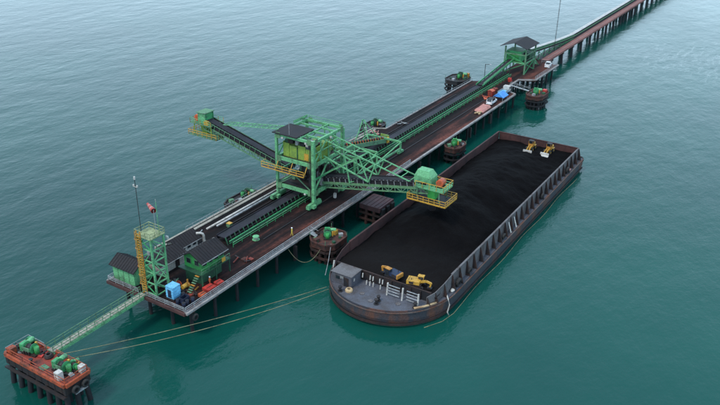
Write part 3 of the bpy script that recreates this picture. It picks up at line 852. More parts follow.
# ------------------------------------------------------------------ shiploader
SL = thing('shiploader', 'tall mint green portal shiploader straddling the conveyor with two booms', 'shiploader', (120.5, 87.45, D))
PX0, PX1, PY0, PY1 = 115.0, 126.0, 82.7, 92.2
ZL, ZM, ZT = 8.5, 14.8, 20.0
corners = [(PX0, PY0), (PX1, PY0), (PX1, PY1), (PX0, PY1)]
for x, y in corners:
    bar('leg', MINT, SL, (x, y, D + 1.5), (x, y, ZT), 0.66 if y < 90 else 0.52)
    b_ = box('bogie', MINT, SL, (x, y, D + 1.1), (4.6, 0.6, 0.55))
    for s in (-1, 1):
        box('equaliser', MINT, b_, (x + s * 1.4, y, D + 0.75), (1.9, 0.8, 0.55))
        for q in (-.5, .5):
            cyl('wheel', DGREEN, b_, (x + s * 1.4 + q, y - .32, D + 0.45), (x + s * 1.4 + q, y + .32, D + 0.45), 0.62, 12)
    box('motor', MINT, b_, (x - 1.0, y - 0.75, D + 0.9), (0.9, 0.7, 0.7))
def ring(z, w, h, m_=MINT, skip=()):
    for i in range(4):
        if i in skip: continue
        a, b = corners[i], corners[(i + 1) % 4]
        bar('beam', m_, SL, (*a, z), (*b, z), w, h)
ring(ZL, 0.5, 0.7, MINT)
ring(ZM, 0.5, 0.7, MINT)
ring(ZT, 0.45, 0.55, MINT)
ring(11.6, 0.25, 0.35, GREEN, skip=(3,))
# diagonal bracing of the faces
for (a, b, z0, z1, m_) in (((PX0, PY0), (PX1, PY0), ZM, ZT, MINT), ((PX0, PY1), (PX1, PY1), ZM, ZT, GREEN), ((PX1, PY0), (PX1, PY1), ZM, ZT, MINT), ((PX1, PY0), (PX1, PY1), ZL, ZM, GREEN)):
    h = (a[0] + b[0]) / 2, (a[1] + b[1]) / 2
    bar('brace', m_, SL, (*a, z0), (*h, z1), 0.22); bar('brace', m_, SL, (*b, z0), (*h, z1), 0.22)
    bar('brace', m_, SL, (*a, (z0 + z1) / 2), (*b, (z0 + z1) / 2), 0.18)
    bar('upright', m_, SL, (*h, z0), (*h, z1), 0.2)
for k in (1, 2, 3):
    x = PX0 + (PX1 - PX0) * k / 4
    bar('upright', MINT, SL, (x, PY0, ZM), (x, PY0, ZT), 0.2)
    bar('brace', DULLGREEN, SL, (x, PY0, ZM), (x + (PX1 - PX0) / 4 * (-1) ** k, PY0, ZT), 0.15)
for k in (0, 1):
    bar('brace', MINT, SL, (PX0 + 0.2, PY0, ZL + .3) if k else (PX1 - .2, PY0, ZL + .3), (PX0 + 5.5, PY0, ZM - .3), 0.25)
bar('brace', DULLGREEN, SL, (PX0, PY1, ZL), (PX0, PY0 + 4.8, 11.6), 0.2)
bar('brace', DULLGREEN, SL, (PX0, PY0, ZL), (PX0, PY0 + 4.8, 11.6), 0.2)
for (x, y) in corners:
    for z in (ZL, ZM, ZT):
        sx = 1 if x < 120 else -1; sy = 1 if y < 87 else -1
        box('gusset', DUSTMINT, SL, (x + sx * .75, y - sy * .3, z), (1.0, .06, 1.3)); box('gusset', DUSTMINT, SL, (x - sx * .36, y + sy * .75, z), (.06, 1.0, 1.3))
for x, y, z in ((115, 84.6, 19.6), (115, 90.6, 19.6), (121, 82.5, 19.6), (125.2, 82.5, 14.3), (115, 85, 8.0)):
    box('floodlight', WHITE, SL, (x - .2, y - .2, z), (.35, .45, .35))
for k in range(6):
    ya_, yb_ = 83.2 + 1.5 * k, 84.1 + 1.5 * k
    tube('cable', RUBBER, SL, [(114.7, ya_, 14.4), (114.6, (ya_ + yb_) / 2, 13.6 - .2 * (k % 2)), (114.7, yb_, 14.4)], .05, 5)
bar('conduit', STEELDK, SL, (114.6, 83.2, D + 1.6), (114.6, 83.2, 19.5), .14)
for k in range(18):
    bar('ladder_rung', YELLOW, SL, (125.7, 92.6, D + 1.8 + .8 * k), (126.3, 92.6, D + 1.8 + .8 * k), .07)
# floors
box('floor', STEELDK, SL, ((PX0 + PX1) / 2, (PY0 + PY1) / 2, ZM - 0.05), (PX1 - PX0 - 0.8, PY1 - PY0 - 0.8, 0.14))
box('floor', STEELDK, SL, ((PX0 + PX1) / 2, (PY0 + PY1) / 2 + .8, ZL + 0.5), (PX1 - PX0 - 0.8, PY1 - PY0 - 2.8, 0.14))
# machine house behind the near face
for i, (ya, yb, m_) in enumerate(((83.6, 85.6, LIME), (85.7, 87.6, LIME), (87.9, 89.8, OCHRE if 0 else LIME), (89.9, 91.4, LIME))):
    box('house_panel', m_, SL, (PX0 + 1.4, (ya + yb) / 2, ZM + 1.4 + .2 * (i % 2)), (0.12, yb - ya, 2.7 + .4 * (i % 2)))
box('house_panel', LIME, SL, (PX0 + 4.0, 83.5, ZM + 1.7), (5.2, 0.12, 3.3))
box('house_panel', LIME, SL, (PX0 + 4.0, 91.5, ZM + 1.7), (5.2, 0.12, 3.3))
box('house_door', DGREEN, SL, (PX0 + 1.3, 87.75, ZM + 1.1), (0.14, 0.22, 2.2))
box('house_band', YELLOW, SL, (PX0 + 1.3, 85.4, ZM + 1.0), (0.08, 1.1, 1.5))
box('winch_house', LIME, SL, (PX0 + 8.6, 86.6, ZM + 1.2), (3.0, 4.0, 2.3))
for k, (yy, zz, m_, sx) in enumerate(((84.2, 18.2, STEELDK, 1.2), (85.6, 18.35, WHITE, .6), (86.6, 18.1, RUBBER, 1.0), (88.2, 18.2, GALV, .7), (89.6, 18.4, STEELDK, 1.3), (90.8, 18.1, DGREEN, .9))):
    box('machinery', m_, SL, (PX0 + 1.9 + .3 * (k % 2), yy, zz), (1.0, sx, 0.9))
for k in range(9):
    a_ = random.uniform(0, 1)
    box('machinery', (STEELDK, DULLGREEN, RUBBER)[k % 3], SL, (PX0 + 2 + 1.0 * k, random.uniform(84, 91), ZL + 1.3 + a_), (1.3, random.uniform(.7, 1.8), 1.2 + a_ * 1.6))
for k in range(5):
    cyl('pipe_run', STEELDK if k % 2 else DULLGREEN, SL, (PX0 + .6 + 2.2 * k, 83.2, ZL + .6), (PX0 + .6 + 2.2 * k, 83.4, ZM - .3), .22, 8)
cyl('winch_drum', GALV, SL, (PX0 + 3.2, 84.5, ZM + 3.9), (PX0 + 3.2, 88.6, ZM + 3.9), 0.8, 12)
box('winch_frame', STEELDK, SL, (PX0 + 3.4, 86.5, ZM + 3.4), (2.4, 5.0, 0.3))
# roof plate over the seaward-facing half, open rafters over the rest
box('roof', ROOF, SL, (PX0 + 2.6, 89.7, ZT + 0.42), (6.4, 6.4, 0.18))
for k in range(1, 4):
    x = PX0 + (PX1 - PX0) * k / 4
    bar('rafter', MINT, SL, (x, PY0, ZT + 0.05), (x, PY1, ZT + 0.05), 0.25, 0.35)
bar('rafter', MINT, SL, (PX0, 86.3, ZT + 0.1), (PX1, 86.3, ZT + 0.1), 0.22, 0.3)
bar('crane_beam', MINT, SL, (PX0 + 6.2, 92.2, ZT + 0.9), (PX1, 92.2, ZT + 0.9), 0.3, 0.4)
cyl('antenna', GALV, SL, (PX0 - .1, 88.7, ZT), (PX0 - .1, 88.7, ZT + 3.4), 0.1, 6)
for h in (0.6, 1.15):
    bar('roof_rail', MINT, SL, (PX1, PY0, ZT + h), (PX1, PY1, ZT + h), 0.08)
    bar('roof_rail', DULLGREEN, SL, (PX0 + 6, PY1, ZT + h), (PX1, PY1, ZT + h), 0.08)
# yellow walkway round the near face at mid height
for ya, yb, xa, xb in ((84.2, 95.4, 113.6, 113.6),):
    wk = box('walkway', STEELDK, SL, (114.1, 89.8, 12.4), (1.1, 11.2, 0.12))
    for h in (0.55, 1.1):
        bar('walkway_rail', YELLOW, wk, (113.55, ya, 12.45 + h), (113.55, yb, 12.45 + h), 0.11)
    bar('walkway_edge', YELLOW, wk, (113.55, ya, 12.42), (113.55, yb, 12.42), 0.14, 0.16)
    for k in range(7):
        y = ya + (yb - ya) * k / 6
        bar('walkway_post', YELLOW, wk, (113.55, y, 12.45), (113.55, y, 13.6), 0.1)
        if k % 2 == 0 and y < 93: bar('walkway_bracket', YELLOW, wk, (113.6, y, 12.4), (114.95, y, 14.6), 0.12)
    bar('walkway_rail', YELLOW, wk, (113.55, yb, 13.5), (115.2, yb, 13.5), 0.1)
box('switch_cabinet', GALV, SL, (PX0 + 4.5, PY0 + 0.9, ZL + 1.2), (1.4, 0.7, 1.5))
box('hopper', STEELDK, SL, (120.5, 87.4, 12.4), (3.6, 3.2, 3.0))
for i in range(3):
    bar('chute_rib', DULLGREEN, SL, (118.65, 86.2 + i * 1.2, 11), (118.65, 86.2 + i * 1.2, 13.8), 0.2)
tube('festoon_cable', RUBBER, SL, [(122.5, 82.6, 9), (122.7, 82.2, 7.5), (122.5, 82.0, 6.2)], 0.5, 8)
tube('festoon_cable', RUBBER, SL, [(124.3, 82.6, 9), (124.1, 82.2, 7.8), (124.3, 82.0, 6.6)], 0.4, 8)
box('cable_box', WHITE, SL, (121.4, 81.6, D + 0.75), (0.5, 0.5, 1.1))

def boom(name, A, B, halfw, m_side, n, idler_m, covered):
    """belt boom: deck plate (the part) with chords, braces, idlers, belt and handrails as its pieces"""
    A, B = Vector(A), Vector(B)
    b_ = bar(name, STEELDK, SL, A, B, 2 * halfw, 0.12)
    X = Vector((1, 0, 0))
    upv = (B - A).normalized().cross(X); upv = upv if upv.z > 0 else -upv
    for s in (-1, 1):
        e = X * s * halfw
        bar('side_girder', m_side, b_, A + e - upv * .1, B + e - upv * .1, 0.24, 0.5 if not covered else 0.3)
        bar('wind_guard', BELTCOAL, b_, A + e * .9 + upv * 0.62, B + e * .9 + upv * 0.62, 0.06, 0.85)
        bar('chord', m_side, b_, A + e - upv * 1.15, B + e - upv * 1.15, 0.2, 0.24)
        lattice(b_, A + e, B + e, A + e - upv * 1.15, B + e - upv * 1.15, n, DULLGREEN, 0.14)
        r0 = X * s * (halfw + 0.0)
        bar('handrail', DULLGREEN if covered else STEELDK, b_, A + r0 + upv * 1.05, B + r0 + upv * 1.05, 0.1)
        for k in range(n + 1):
            p = A.lerp(B, k / n) + r0
            bar('post', DULLGREEN if covered else GALV, b_, p, p + upv * 1.0, 0.12)
    bar('belt', BELTCOAL if not covered else BELT, b_, A + upv * 0.95, B + upv * 0.95, halfw * 1.15, 0.16)
    for k in range(int((B - A).length / 0.9)):
        p = A.lerp(B, (k + 0.5) / ((B - A).length / 0.9))
        bar('idler', idler_m, b_, p - X * halfw * 0.72 + upv * 1.06, p - X * halfw * 0.72 + upv * 0.1, 0.12)
    return b_, upv
bo, u_ = boom('loading_boom', (120.5, 84.5, 9.4), (120.5, 58.2, 14.7), 1.5, DUSTMINT, 18, GALV, False)
# loading head over the barge
hx, hy, hz = 120.5, 58.0, 14.8
box('head_deck', MINT, SL, (hx, hy - 0.4, hz), (4.2, 6.4, 0.35))
bm = bmesh.new()
pts = [(-1.3, -1.9, 0), (1.3, -1.9, 0), (1.3, 1.9, 0), (-1.3, 1.9, 0), (-0.9, -1.1, 2.9), (0.9, -1.1, 2.9), (0.9, 1.4, 2.9), (-0.9, 1.4, 2.9), (-1.3, -1.9, 1.7), (1.3, -1.9, 1.7), (1.3, 1.9, 1.7), (-1.3, 1.9, 1.7)]
vs = [bm.verts.new((hx + a, hy + 1.4 + b, hz + 0.2 + c)) for a, b, c in pts]
for f in ((0, 1, 9, 8), (1, 2, 10, 9), (2, 3, 11, 10), (3, 0, 8, 11), (8, 9, 5, 4), (9, 10, 6, 5), (10, 11, 7, 6), (11, 8, 4, 7), (4, 5, 6, 7), (3, 2, 1, 0)):
    bm.faces.new([vs[i] for i in f])
fin(bm, 'head_hood', MINT, SL)
cyl('head_motor', ORANGE, SL, (hx - 0.6, hy - 1.9, hz + 1.0), (hx + 1.0, hy - 1.9, hz + 1.0), 1.5, 12)
box('motor_base', STEELDK, SL, (hx, hy - 1.9, hz + 0.3), (1.8, 1.4, 0.3))
for (a, b) in (((hx - 2.1, hy - 3.6), (hx + 2.1, hy - 3.6)), ((hx + 2.1, hy - 3.6), (hx + 2.1, hy + 2.6)), ((hx - 2.1, hy - 3.6), (hx - 2.1, hy + 2.6))):
    for h in (0.6, 1.15): bar('head_rail', MINT if h < 1 else YELLOW, SL, (*a, hz + h), (*b, hz + h), 0.1)
    for k in range(5):
        p = Vector((*a, hz)).lerp(Vector((*b, hz)), k / 4)
        bar('head_post', YELLOW, SL, p, p + Vector((0, 0, 1.15)), 0.09)
# chute and lower yellow platform
bm = bmesh.new()
bmesh.ops.create_cone(bm, cap_ends=True, segments=4, radius1=0.9, radius2=1.7, depth=3.0, matrix=T((hx, hy - 0.4, hz - 1.6)) @ Matrix.Rotation(PI / 4, 4, 'Z'))
fin(bm, 'chute', CHUTEGREEN, SL)
LP = box('lower_platform', STEELDK, SL, (hx, hy - 0.2, 12.0), (5.2, 8.4, 0.2))
lp = [(hx - 2.6, hy - 4.4), (hx + 2.6, hy - 4.4), (hx + 2.6, hy + 4.0), (hx - 2.6, hy + 4.0)]
for i in range(4):
    a, b = lp[i], lp[(i + 1) % 4]
    for h in (0.55, 1.1): bar('platform_rail', YELLOW, LP, (*a, 12.05 + h), (*b, 12.05 + h), 0.09)
    bar('toe_board', YELLOW, LP, (*a, 12.05), (*b, 12.05), 0.1, 0.3)
    n = 7 if i % 2 else 5
    for k in range(n):
        p = Vector((*a, 12)).lerp(Vector((*b, 12)), k / n)
        bar('platform_post', YELLOW, LP, p, p + Vector((0, 0, 1.15)), 0.1)
for s in (-1, 1):
    for y in (hy - 2.6, hy + 2.2): bar('hanger', DULLGREEN, SL, (hx + s * 1.8, y, 12.1), (hx + s * 1.8, y, hz), 0.16)
cyl('spout', STEELDK, SL, (hx, hy - 0.4, 9.6), (hx, hy - 0.4, 12.0), 1.5, 12)
# seaward boom
bo2, u2 = boom('rear_boom', (120.5, 92.8, 9.9), (120.5, 116.6, 15.9), 1.5, DULLGREEN, 16, DGREEN, True)
hy2, hz2 = 117.2, 16.0
box('head_deck', DULLGREEN, SL, (hx, hy2, hz2), (4.4, 6.4, 0.3))
box('head_hut', GREEN, SL, (hx - 0.2, hy2 - 0.9, hz2 + 1.35), (2.8, 0.14, 2.4))
for s in (-1, 1): box('head_hut', MINT if s < 0 else GREEN, SL, (hx - 0.2 + s * 1.4, hy2 - 0.0, hz2 + 1.35), (0.14, 2.2, 2.4))
box('head_hut', GREEN, SL, (hx - 0.2, hy2 + 1.15, hz2 + 1.35), (2.8, 0.14, 2.4))
box('hut_roof', DULLGREEN, SL, (hx - 0.2, hy2 + 0.1, hz2 + 2.62), (3.3, 2.7, 0.14))
cyl('head_motor', ORANGE, SL, (hx - 1.2, hy2 + 2.0, hz2 + 1.0), (hx + 0.4, hy2 + 2.0, hz2 + 1.0), 1.5, 12)
for (a, b) in (((hx - 2.2, hy2 - 3.2), (hx - 2.2, hy2 + 3.2)), ((hx - 2.2, hy2 + 3.2), (hx + 2.2, hy2 + 3.2)), ((hx + 2.2, hy2 + 3.2), (hx + 2.2, hy2 - 3.2))):
    for h in (0.55, 1.1): bar('head_rail', MINT, SL, (*a, hz2 + h), (*b, hz2 + h), 0.09)
    for k in range(5):
        p = Vector((*a, hz2)).lerp(Vector((*b, hz2)), k / 4)
        bar('head_post', YELLOW, SL, p, p + Vector((0, 0, 1.1)), 0.08)
box('control_box', YELLOW, SL, (hx - 1.9, hy2 - 1.7, hz2 + 0.6), (0.6, 1.2, 0.9))
LP2 = box('lower_platform', DULLGREEN, SL, (hx, hy2 - 0.8, 13.2), (5.4, 8.6, 0.22))
lp = [(hx - 2.7, hy2 - 5.1), (hx + 2.7, hy2 - 5.1), (hx + 2.7, hy2 + 3.5), (hx - 2.7, hy2 + 3.5)]
for i in range(4):
    a, b = lp[i], lp[(i + 1) % 4]
    for h in (0.55, 1.1): bar('platform_rail', YELLOW if i > 1 else DULLGREEN, LP2, (*a, 13.3 + h), (*b, 13.3 + h), 0.1)
    for k in range(6):
        p = Vector((*a, 13.2)).lerp(Vector((*b, 13.2)), k / 6)
        bar('platform_post', YELLOW, LP2, p, p + Vector((0, 0, 1.15)), 0.09)
bm = bmesh.new()
bmesh.ops.create_cone(bm, cap_ends=True, segments=4, radius1=0.9, radius2=1.6, depth=2.6, matrix=T((hx, hy2 + 0.2, 14.5)) @ Matrix.Rotation(PI / 4, 4, 'Z'))
fin(bm, 'chute', LIME, SL)
for s in (-1, 1):
    for y in (hy2 - 3.0, hy2 + 2.2): bar('hanger', LIME, SL, (hx + s * 1.9, y, 13.3), (hx + s * 1.9, y, hz2), 0.18)
# ladder-like stays
def stay(a, b, hw, n, m_, w=0.15):
    a, b = Vector(a), Vector(b)
    e = Vector((hw, 0, 0))
    s_ = bar('stay', m_, SL, a - e, b - e, w)
    bar('stay_chord', m_, s_, a + e, b + e, w)
    for k in range(n + 1):
        p = a.lerp(b, k / n)
        bar('rung', m_, s_, p - e, p + e, w * 0.75)
        if k < n and hw < 1.4: bar('rung', m_, s_, p - e, a.lerp(b, (k + 1) / n) + e, w * 0.6)
stay((120.5, 111.0, 16.9), (120.5, 92.2, 19.6), 1.2, 12, MINT, 0.13)
stay((120.5, 79.6, 18.9), (120.5, 62.2, 15.2), 1.6, 9, MINT, 0.2)
stay((120.5, 82.7, 19.6), (120.5, 79.6, 18.9), 1.6, 2, MINT, 0.2)
# luffing frame between the portal and the boom
for s in (-1, 1):
    x = 120.5 + 1.9 * s
    bar('strut', MINT, SL, (x, 82.6, 16.0), (x, 71.5, 12.8), 0.26)
    bar('strut', MINT, SL, (x, 82.6, 11.8), (x, 73.8, 17.6), 0.26)
    bar('strut', MINT, SL, (x, 77.6, 18.4), (x, 76.0, 11.4), 0.22)
    bar('strut', MINT, SL, (x, 70.0, 16.9), (x, 71.5, 12.8), 0.22)
    bar('strut', MINT, SL, (x, 73.8, 17.6), (x, 71.5, 12.8), 0.2)
for y, z in ((71.5, 12.8), (77.6, 18.4), (73.8, 17.6), (76.0, 11.6), (70.0, 16.9)):
    bar('cross_tie', MINT, SL, (118.6, y, z), (122.4, y, z), 0.2)
bar('brace', MINT, SL, (118.6, 77.6, 18.4), (122.4, 73.8, 17.6), 0.14)
bar('brace', MINT, SL, (118.6, 76.0, 11.6), (122.4, 71.5, 12.8), 0.14)

# tripper car towed behind the portal
tpc = thing('tripper_car', 'green tripper trailer carrying the belt up from the jetty conveyor into the shiploader', 'tripper', (140, 87.5, D))
A, B = Vector((153.5, 88.3, 7.4)), Vector((125.0, 88.3, 13.6))
bar('belt', BELTCOAL, tpc, A + Vector((0, 0, .8)), B + Vector((0, 0, .8)), 1.7, 0.16)
for s in (-1.1, 1.1):
    e = Vector((0, s, 0))
    bar('girder', DULLGREEN if s < 0 else GREEN, tpc, A + e, B + e, 0.3, 1.0)
    bar('handrail', MINT, tpc, A + e * 1.3 + Vector((0, 0, 1.5)), B + e * 1.3 + Vector((0, 0, 1.5)), 0.09)
for k in range(24):
    p = A.lerp(B, (k + .5) / 24)
    bar('idler', ORANGE if k % 2 else OCHRE, tpc, p + Vector((0, -0.95, 0.5)), p + Vector((0, -0.75, 1.15)), 0.16)
for x, z in ((152.5, 7.4), (141, 9.9), (131, 12.0)):
    for y in (82.7, 92.2):
        bar('leg', MINT, tpc, (x, y, D + 0.5), (x, y, z + (0.9 if x > 150 else -0.6)), 0.35)
        box('bogie', MINT, tpc, (x, y, D + 0.5), (2.2, 0.6, 0.6))
    bar('cross_beam', MINT, tpc, (x, 82.7, z + (0.9 if x > 150 else -0.6)), (x, 92.2, z + (0.9 if x > 150 else -0.6)), 0.35, 0.45)
for y in (82.7, 92.2):
    bar('sill_beam', MINT, tpc, (126, y, D + 1.3), (152.5, y, D + 1.3), 0.3, 0.4)
    bar('brace', MINT, tpc, (152.5, y, 8.2), (141, y, D + 1.3), 0.25)
    bar('brace', MINT, tpc, (131, y, 11.4), (141, y, D + 1.3), 0.2)
    bar('brace', MINT, tpc, (131, y, D + 1.3), (141, y, 9.3), 0.2)
for x0_, x1_ in ((144.5, 149.5), (149.5, 144.5)):
    bar('mast_strut', MINT, tpc, (x0_, 91.3, 8.6), ((x0_ + x1_) / 2 + (0.2 if x0_ < x1_ else -.2), 90.6, 14.2), 0.2)
    bar('mast_strut', MINT, tpc, (x0_, 87.2, 9.4), ((x0_ + x1_) / 2 + (0.2 if x0_ < x1_ else -.2), 90.2, 14.2), 0.2)
bar('mast_tie', MINT, tpc, (145.5, 91, 11), (148.5, 91, 11), 0.15)
box('end_panel', LIME, tpc, (154.2, 88.3, 7.9), (0.2, 2.4, 1.5))
box('plough_box', YELLOW, tpc, (153.4, 87.0, 7.6), (1.0, 0.5, 1.3))

# ------------------------------------------------------------------ mooring winches (shared by the dolphins)
def winch(label, loc, rz, m_=GREEN, s=1.0, group='mooring winches', proto=[]):
    if (m_.name, s) in dict(proto):
        return copy_tree(dict(proto)[(m_.name, s)], T(loc) @ Matrix.Rotation(rz, 4, 'Z'), label)
    t = thing('mooring_winch', label, 'winch', (0, 0, 0), group)
    box('bed', STEELDK, t, (0, 0, 0.15 * s), (3.2 * s, 1.7 * s, 0.3 * s))
    cyl('drum', DULLGREEN, t, (-0.7 * s, 0, 1.0 * s), (0.7 * s, 0, 1.0 * s), 0.95 * s, 12)
    for k in range(3): box('brake_band', STEELDK, t, (-.5 * s + .5 * s * k, .55 * s, .5 * s), (.2 * s, .9 * s, .5 * s))
    cyl('rope_turns', STEELDK, t, (-0.5 * s, 0, 1.0 * s), (0.45 * s, 0, 1.0 * s), 1.15 * s, 12)
    box('guard', DULLGREEN, t, (.2 * s, .75 * s, .9 * s), (1.5 * s, .12 * s, .9 * s))
    for q in (-0.75, 0.75): cyl('flange', m_, t, (q * s - .07, 0, 1.0 * s), (q * s + .07, 0, 1.0 * s), 1.7 * s, 14)
    box('gearbox', m_, t, (1.25 * s, 0, 0.95 * s), (0.7 * s, 1.2 * s, 1.3 * s))
    cyl('motor', MINT, t, (1.2 * s, -0.5 * s, 1.1 * s), (1.2 * s, -1.9 * s, 1.1 * s), 0.85 * s, 12)
    cyl('capstan', BRIGHT, t, (-1.3 * s, 0, 0.3 * s), (-1.3 * s, 0, 1.45 * s), 0.85 * s, 12)
    box('control_stand', YELLOW, t, (-0.2 * s, -1.1 * s, 0.8 * s), (0.35 * s, 0.3 * s, 1.1 * s))
    proto.append(((m_.name, s), t))
    t.matrix_basis = T(loc) @ Matrix.Rotation(rz, 4, 'Z')
    return t
def bollard(label, loc, m_=STEELDK, s=1.0, group='bollards', cache={}):
    if (m_.name, s) in cache:
        return copy_tree(cache[(m_.name, s)], T(loc), label)
    t = thing('bollard', label, 'bollard', (0, 0, 0), group)
    cyl('base', m_, t, (0, 0, 0), (0, 0, 0.12 * s), 0.8 * s, 12)
    cyl('post', m_, t, (0, 0, 0.1 * s), (0, 0, 0.75 * s), 0.4 * s, 10)
    cyl('cap', m_, t, (0, 0, 0.72 * s), (0, 0, 0.9 * s), 0.62 * s, 12)
    cache[(m_.name, s)] = t
    t.matrix_basis = T(loc)
    return t

# near mooring dolphin with red deck
md = thing('mooring_dolphin', 'rectangular red-decked mooring dolphin on black piles in the near left corner', 'dolphin', (51, 85.6, 0))
MX0, MX1, MY0, MY1 = 48.6, 52.7, 78.7, 92.3
prism('deck', REDDECK, md, [(MX0, MY0), (MX1, MY0), (MX1, MY1), (MX0, MY1)], D - 0.35, D)
for a, b in (((MX0, MY0), (MX0, MY1)), ((MX0, MY0), (MX1, MY0)), ((MX1, MY0), (MX1, MY1)), ((MX0, MY1), (MX1, MY1))):
    o = Vector((a[0] + b[0], a[1] + b[1], 0)) / 2 - Vector((50.8, 85.6, 0)); o = o.normalized() * 0.16
    bar('edge_beam', REDORANGE, md, (a[0] + o.x, a[1] + o.y, D + 0.02), (b[0] + o.x, b[1] + o.y, D + 0.02), 0.32, 0.6)
box('frame', STEELDK, md, (50.6, 85.5, D - 1.0), (4.3, 13.7, 1.2))
for y in (79.4, 81, 82.5, 84, 85.5, 87, 88.5, 90, 91.6): bar('frame_rib', CAPRED, md, (MX0 - .05, y, D - 1.6), (MX0 - .05, y, D - .3), .16, .2)
for x in (49.0, 50.6, 52.2):
    for y in (79.3, 81.4, 83.5, 85.6, 87.7, 89.8, 91.8):
        s = 0.25 * ((x > 51) - (x < 50)), 0.15 * ((y > 86) - (y < 85))
        cyl('pile', PILE, md, (x + s[0] * 2, y + s[1] * 2, -3), (x, y, D - 1.4), 0.8, 10)
bar('walkway_beam', STEELDK, md, (MX0 - 0.35, MY0, 3.2), (MX0 - 0.35, MY1, 3.2), 0.5, 0.25)
bar('walkway_beam', GALV, md, (MX0 + 1, MY0 - 0.5, 3.5), (MX1 - 1, MY0 - 0.5, 3.5), 0.4, 0.25)
railing('railing', 'rusty orange handrail round the red-decked mooring dolphin', [(MX0 + .1, MY1 - .2, D), (MX0 + .1, MY0 + .1, D), (MX1 - .1, MY0 + .1, D), (MX1 - .1, 85.5, D)], REDORANGE, 'handrails of the dolphins', d=0.07, rails=(0.55, 1.1))
railing('railing', 'pale handrail along the back edge of the red-decked mooring dolphin', [(MX1 - .1, 88.4, D), (MX1 - .1, MY1 - .1, D), (MX0 + .1, MY1 - .1, D)], GALV, 'handrails of the dolphins', d=0.06, rails=(0.55, 1.1))
winch('green mooring winch at the far left end of the red dolphin deck', (50.9, 89.4, D), R(100), GREEN, 0.95)
winch('green mooring winch at the near right end of the red dolphin deck', (50.8, 81.9, D), R(96), GREEN, 0.95)
winch('green mooring winch at the back corner of the red dolphin deck by the walkway', (51.7, 91.4, D), R(15), GREEN, 0.6)
winch('small green mooring winch at the right back edge of the red dolphin deck', (52.0, 80.9, D), R(80), GREEN, 0.6)
bx = tag(box('chest', REDORANGE, None, (49.3, 91.6, D + 0.55), (1.0, 0.9, 1.1)), 'orange equipment chest in the left corner of the red dolphin', 'chest')
bx = tag(box('canister', WHITE, None, (49.15, 80.6, D + 0.7), (0.9, 0.9, 1.4)), 'white canister at the front edge of the red dolphin', 'canister')
bx = tag(box('canister', WHITE, None, (52.1, 79.3, D + 0.6), (0.8, 0.8, 1.2)), 'dirty white canister at the right corner of the red dolphin', 'canister')
for i, (y, z) in enumerate(((85.8, 0.1), )):
    tag(prism('hatch_plate', DULLGREEN, None, [(49.0, 84.2), (50.1, 84.0), (50.2, 85.3), (49.1, 85.5)], D + 0.004, D + 0.09, origin=(48.9, 84.7, D)), 'flat grey green hatch plate lying on the red dolphin deck', 'hatch')
for i, (x, lab) in enumerate(((49.8, 'black tyre fender hanging under the right end of the red dolphin, near side'), (51.5, 'black tyre fender hanging under the right end of the red dolphin, far side'))):
    tag(tyre('tyre_fender', None, (x, MY0 - 0.55, 4.1), (0, 0.1, 0), 1.25), lab, 'tyre', 'tyres on the red dolphin')
for i, (x, y, lab) in enumerate(((49.2, 87.0, 'dark bollard midway along the front edge of the red dolphin'), (52.2, 84.4, 'dark bollard by the right end of the walkway on the red dolphin'))):
    bollard(lab, (x, y, D), STEELDK, 1.0, 'bollards on the red dolphin')
coil = thing('rope_coil', 'coil of dark rope on the red dolphin between the winches', 'rope', (51.5, 85, D))
for k in range(3): tyre('turn', coil, (51.6, 86.2, D + 0.12 + 0.16 * k), (0, 0, 0.1), 1.3 - 0.12 * k, STEELDK)

# walkway from the dolphin to the jetty
gw = thing('walkway_bridge', 'narrow pale green walkway bridge from the red dolphin to the jetty end', 'footbridge', (53, 87, D))
ga, gb = Vector((52.4, 86.9, D + 0.25)), Vector((71.4, 87.3, D + 0.25))
bar('deck', DULLGREEN, gw, ga, gb, 1.5, 0.1)
for k in range(24):
    p = ga.lerp(gb, (k + .5) / 24)
    box('plank', PALE, gw, (p.x, p.y, p.z + 0.075), (0.66, 1.25, 0.05))
for s in (-.78, .78):
    e = Vector((0, s, 0)); u3 = Vector((0, 0, 1.1))
    bar('girder', MINT, gw, ga + e - u3 * .25, gb + e - u3 * .25, 0.16, 0.45)
    bar('handrail', DULLGREEN, gw, ga + e + u3, gb + e + u3, 0.09)
    bar('handrail', DULLGREEN, gw, ga + e + u3 * .55, gb + e + u3 * .55, 0.07)
    for k in range(13):
        p = ga.lerp(gb, k / 12) + e
        bar('post', DULLGREEN, gw, p, p + u3, 0.08)

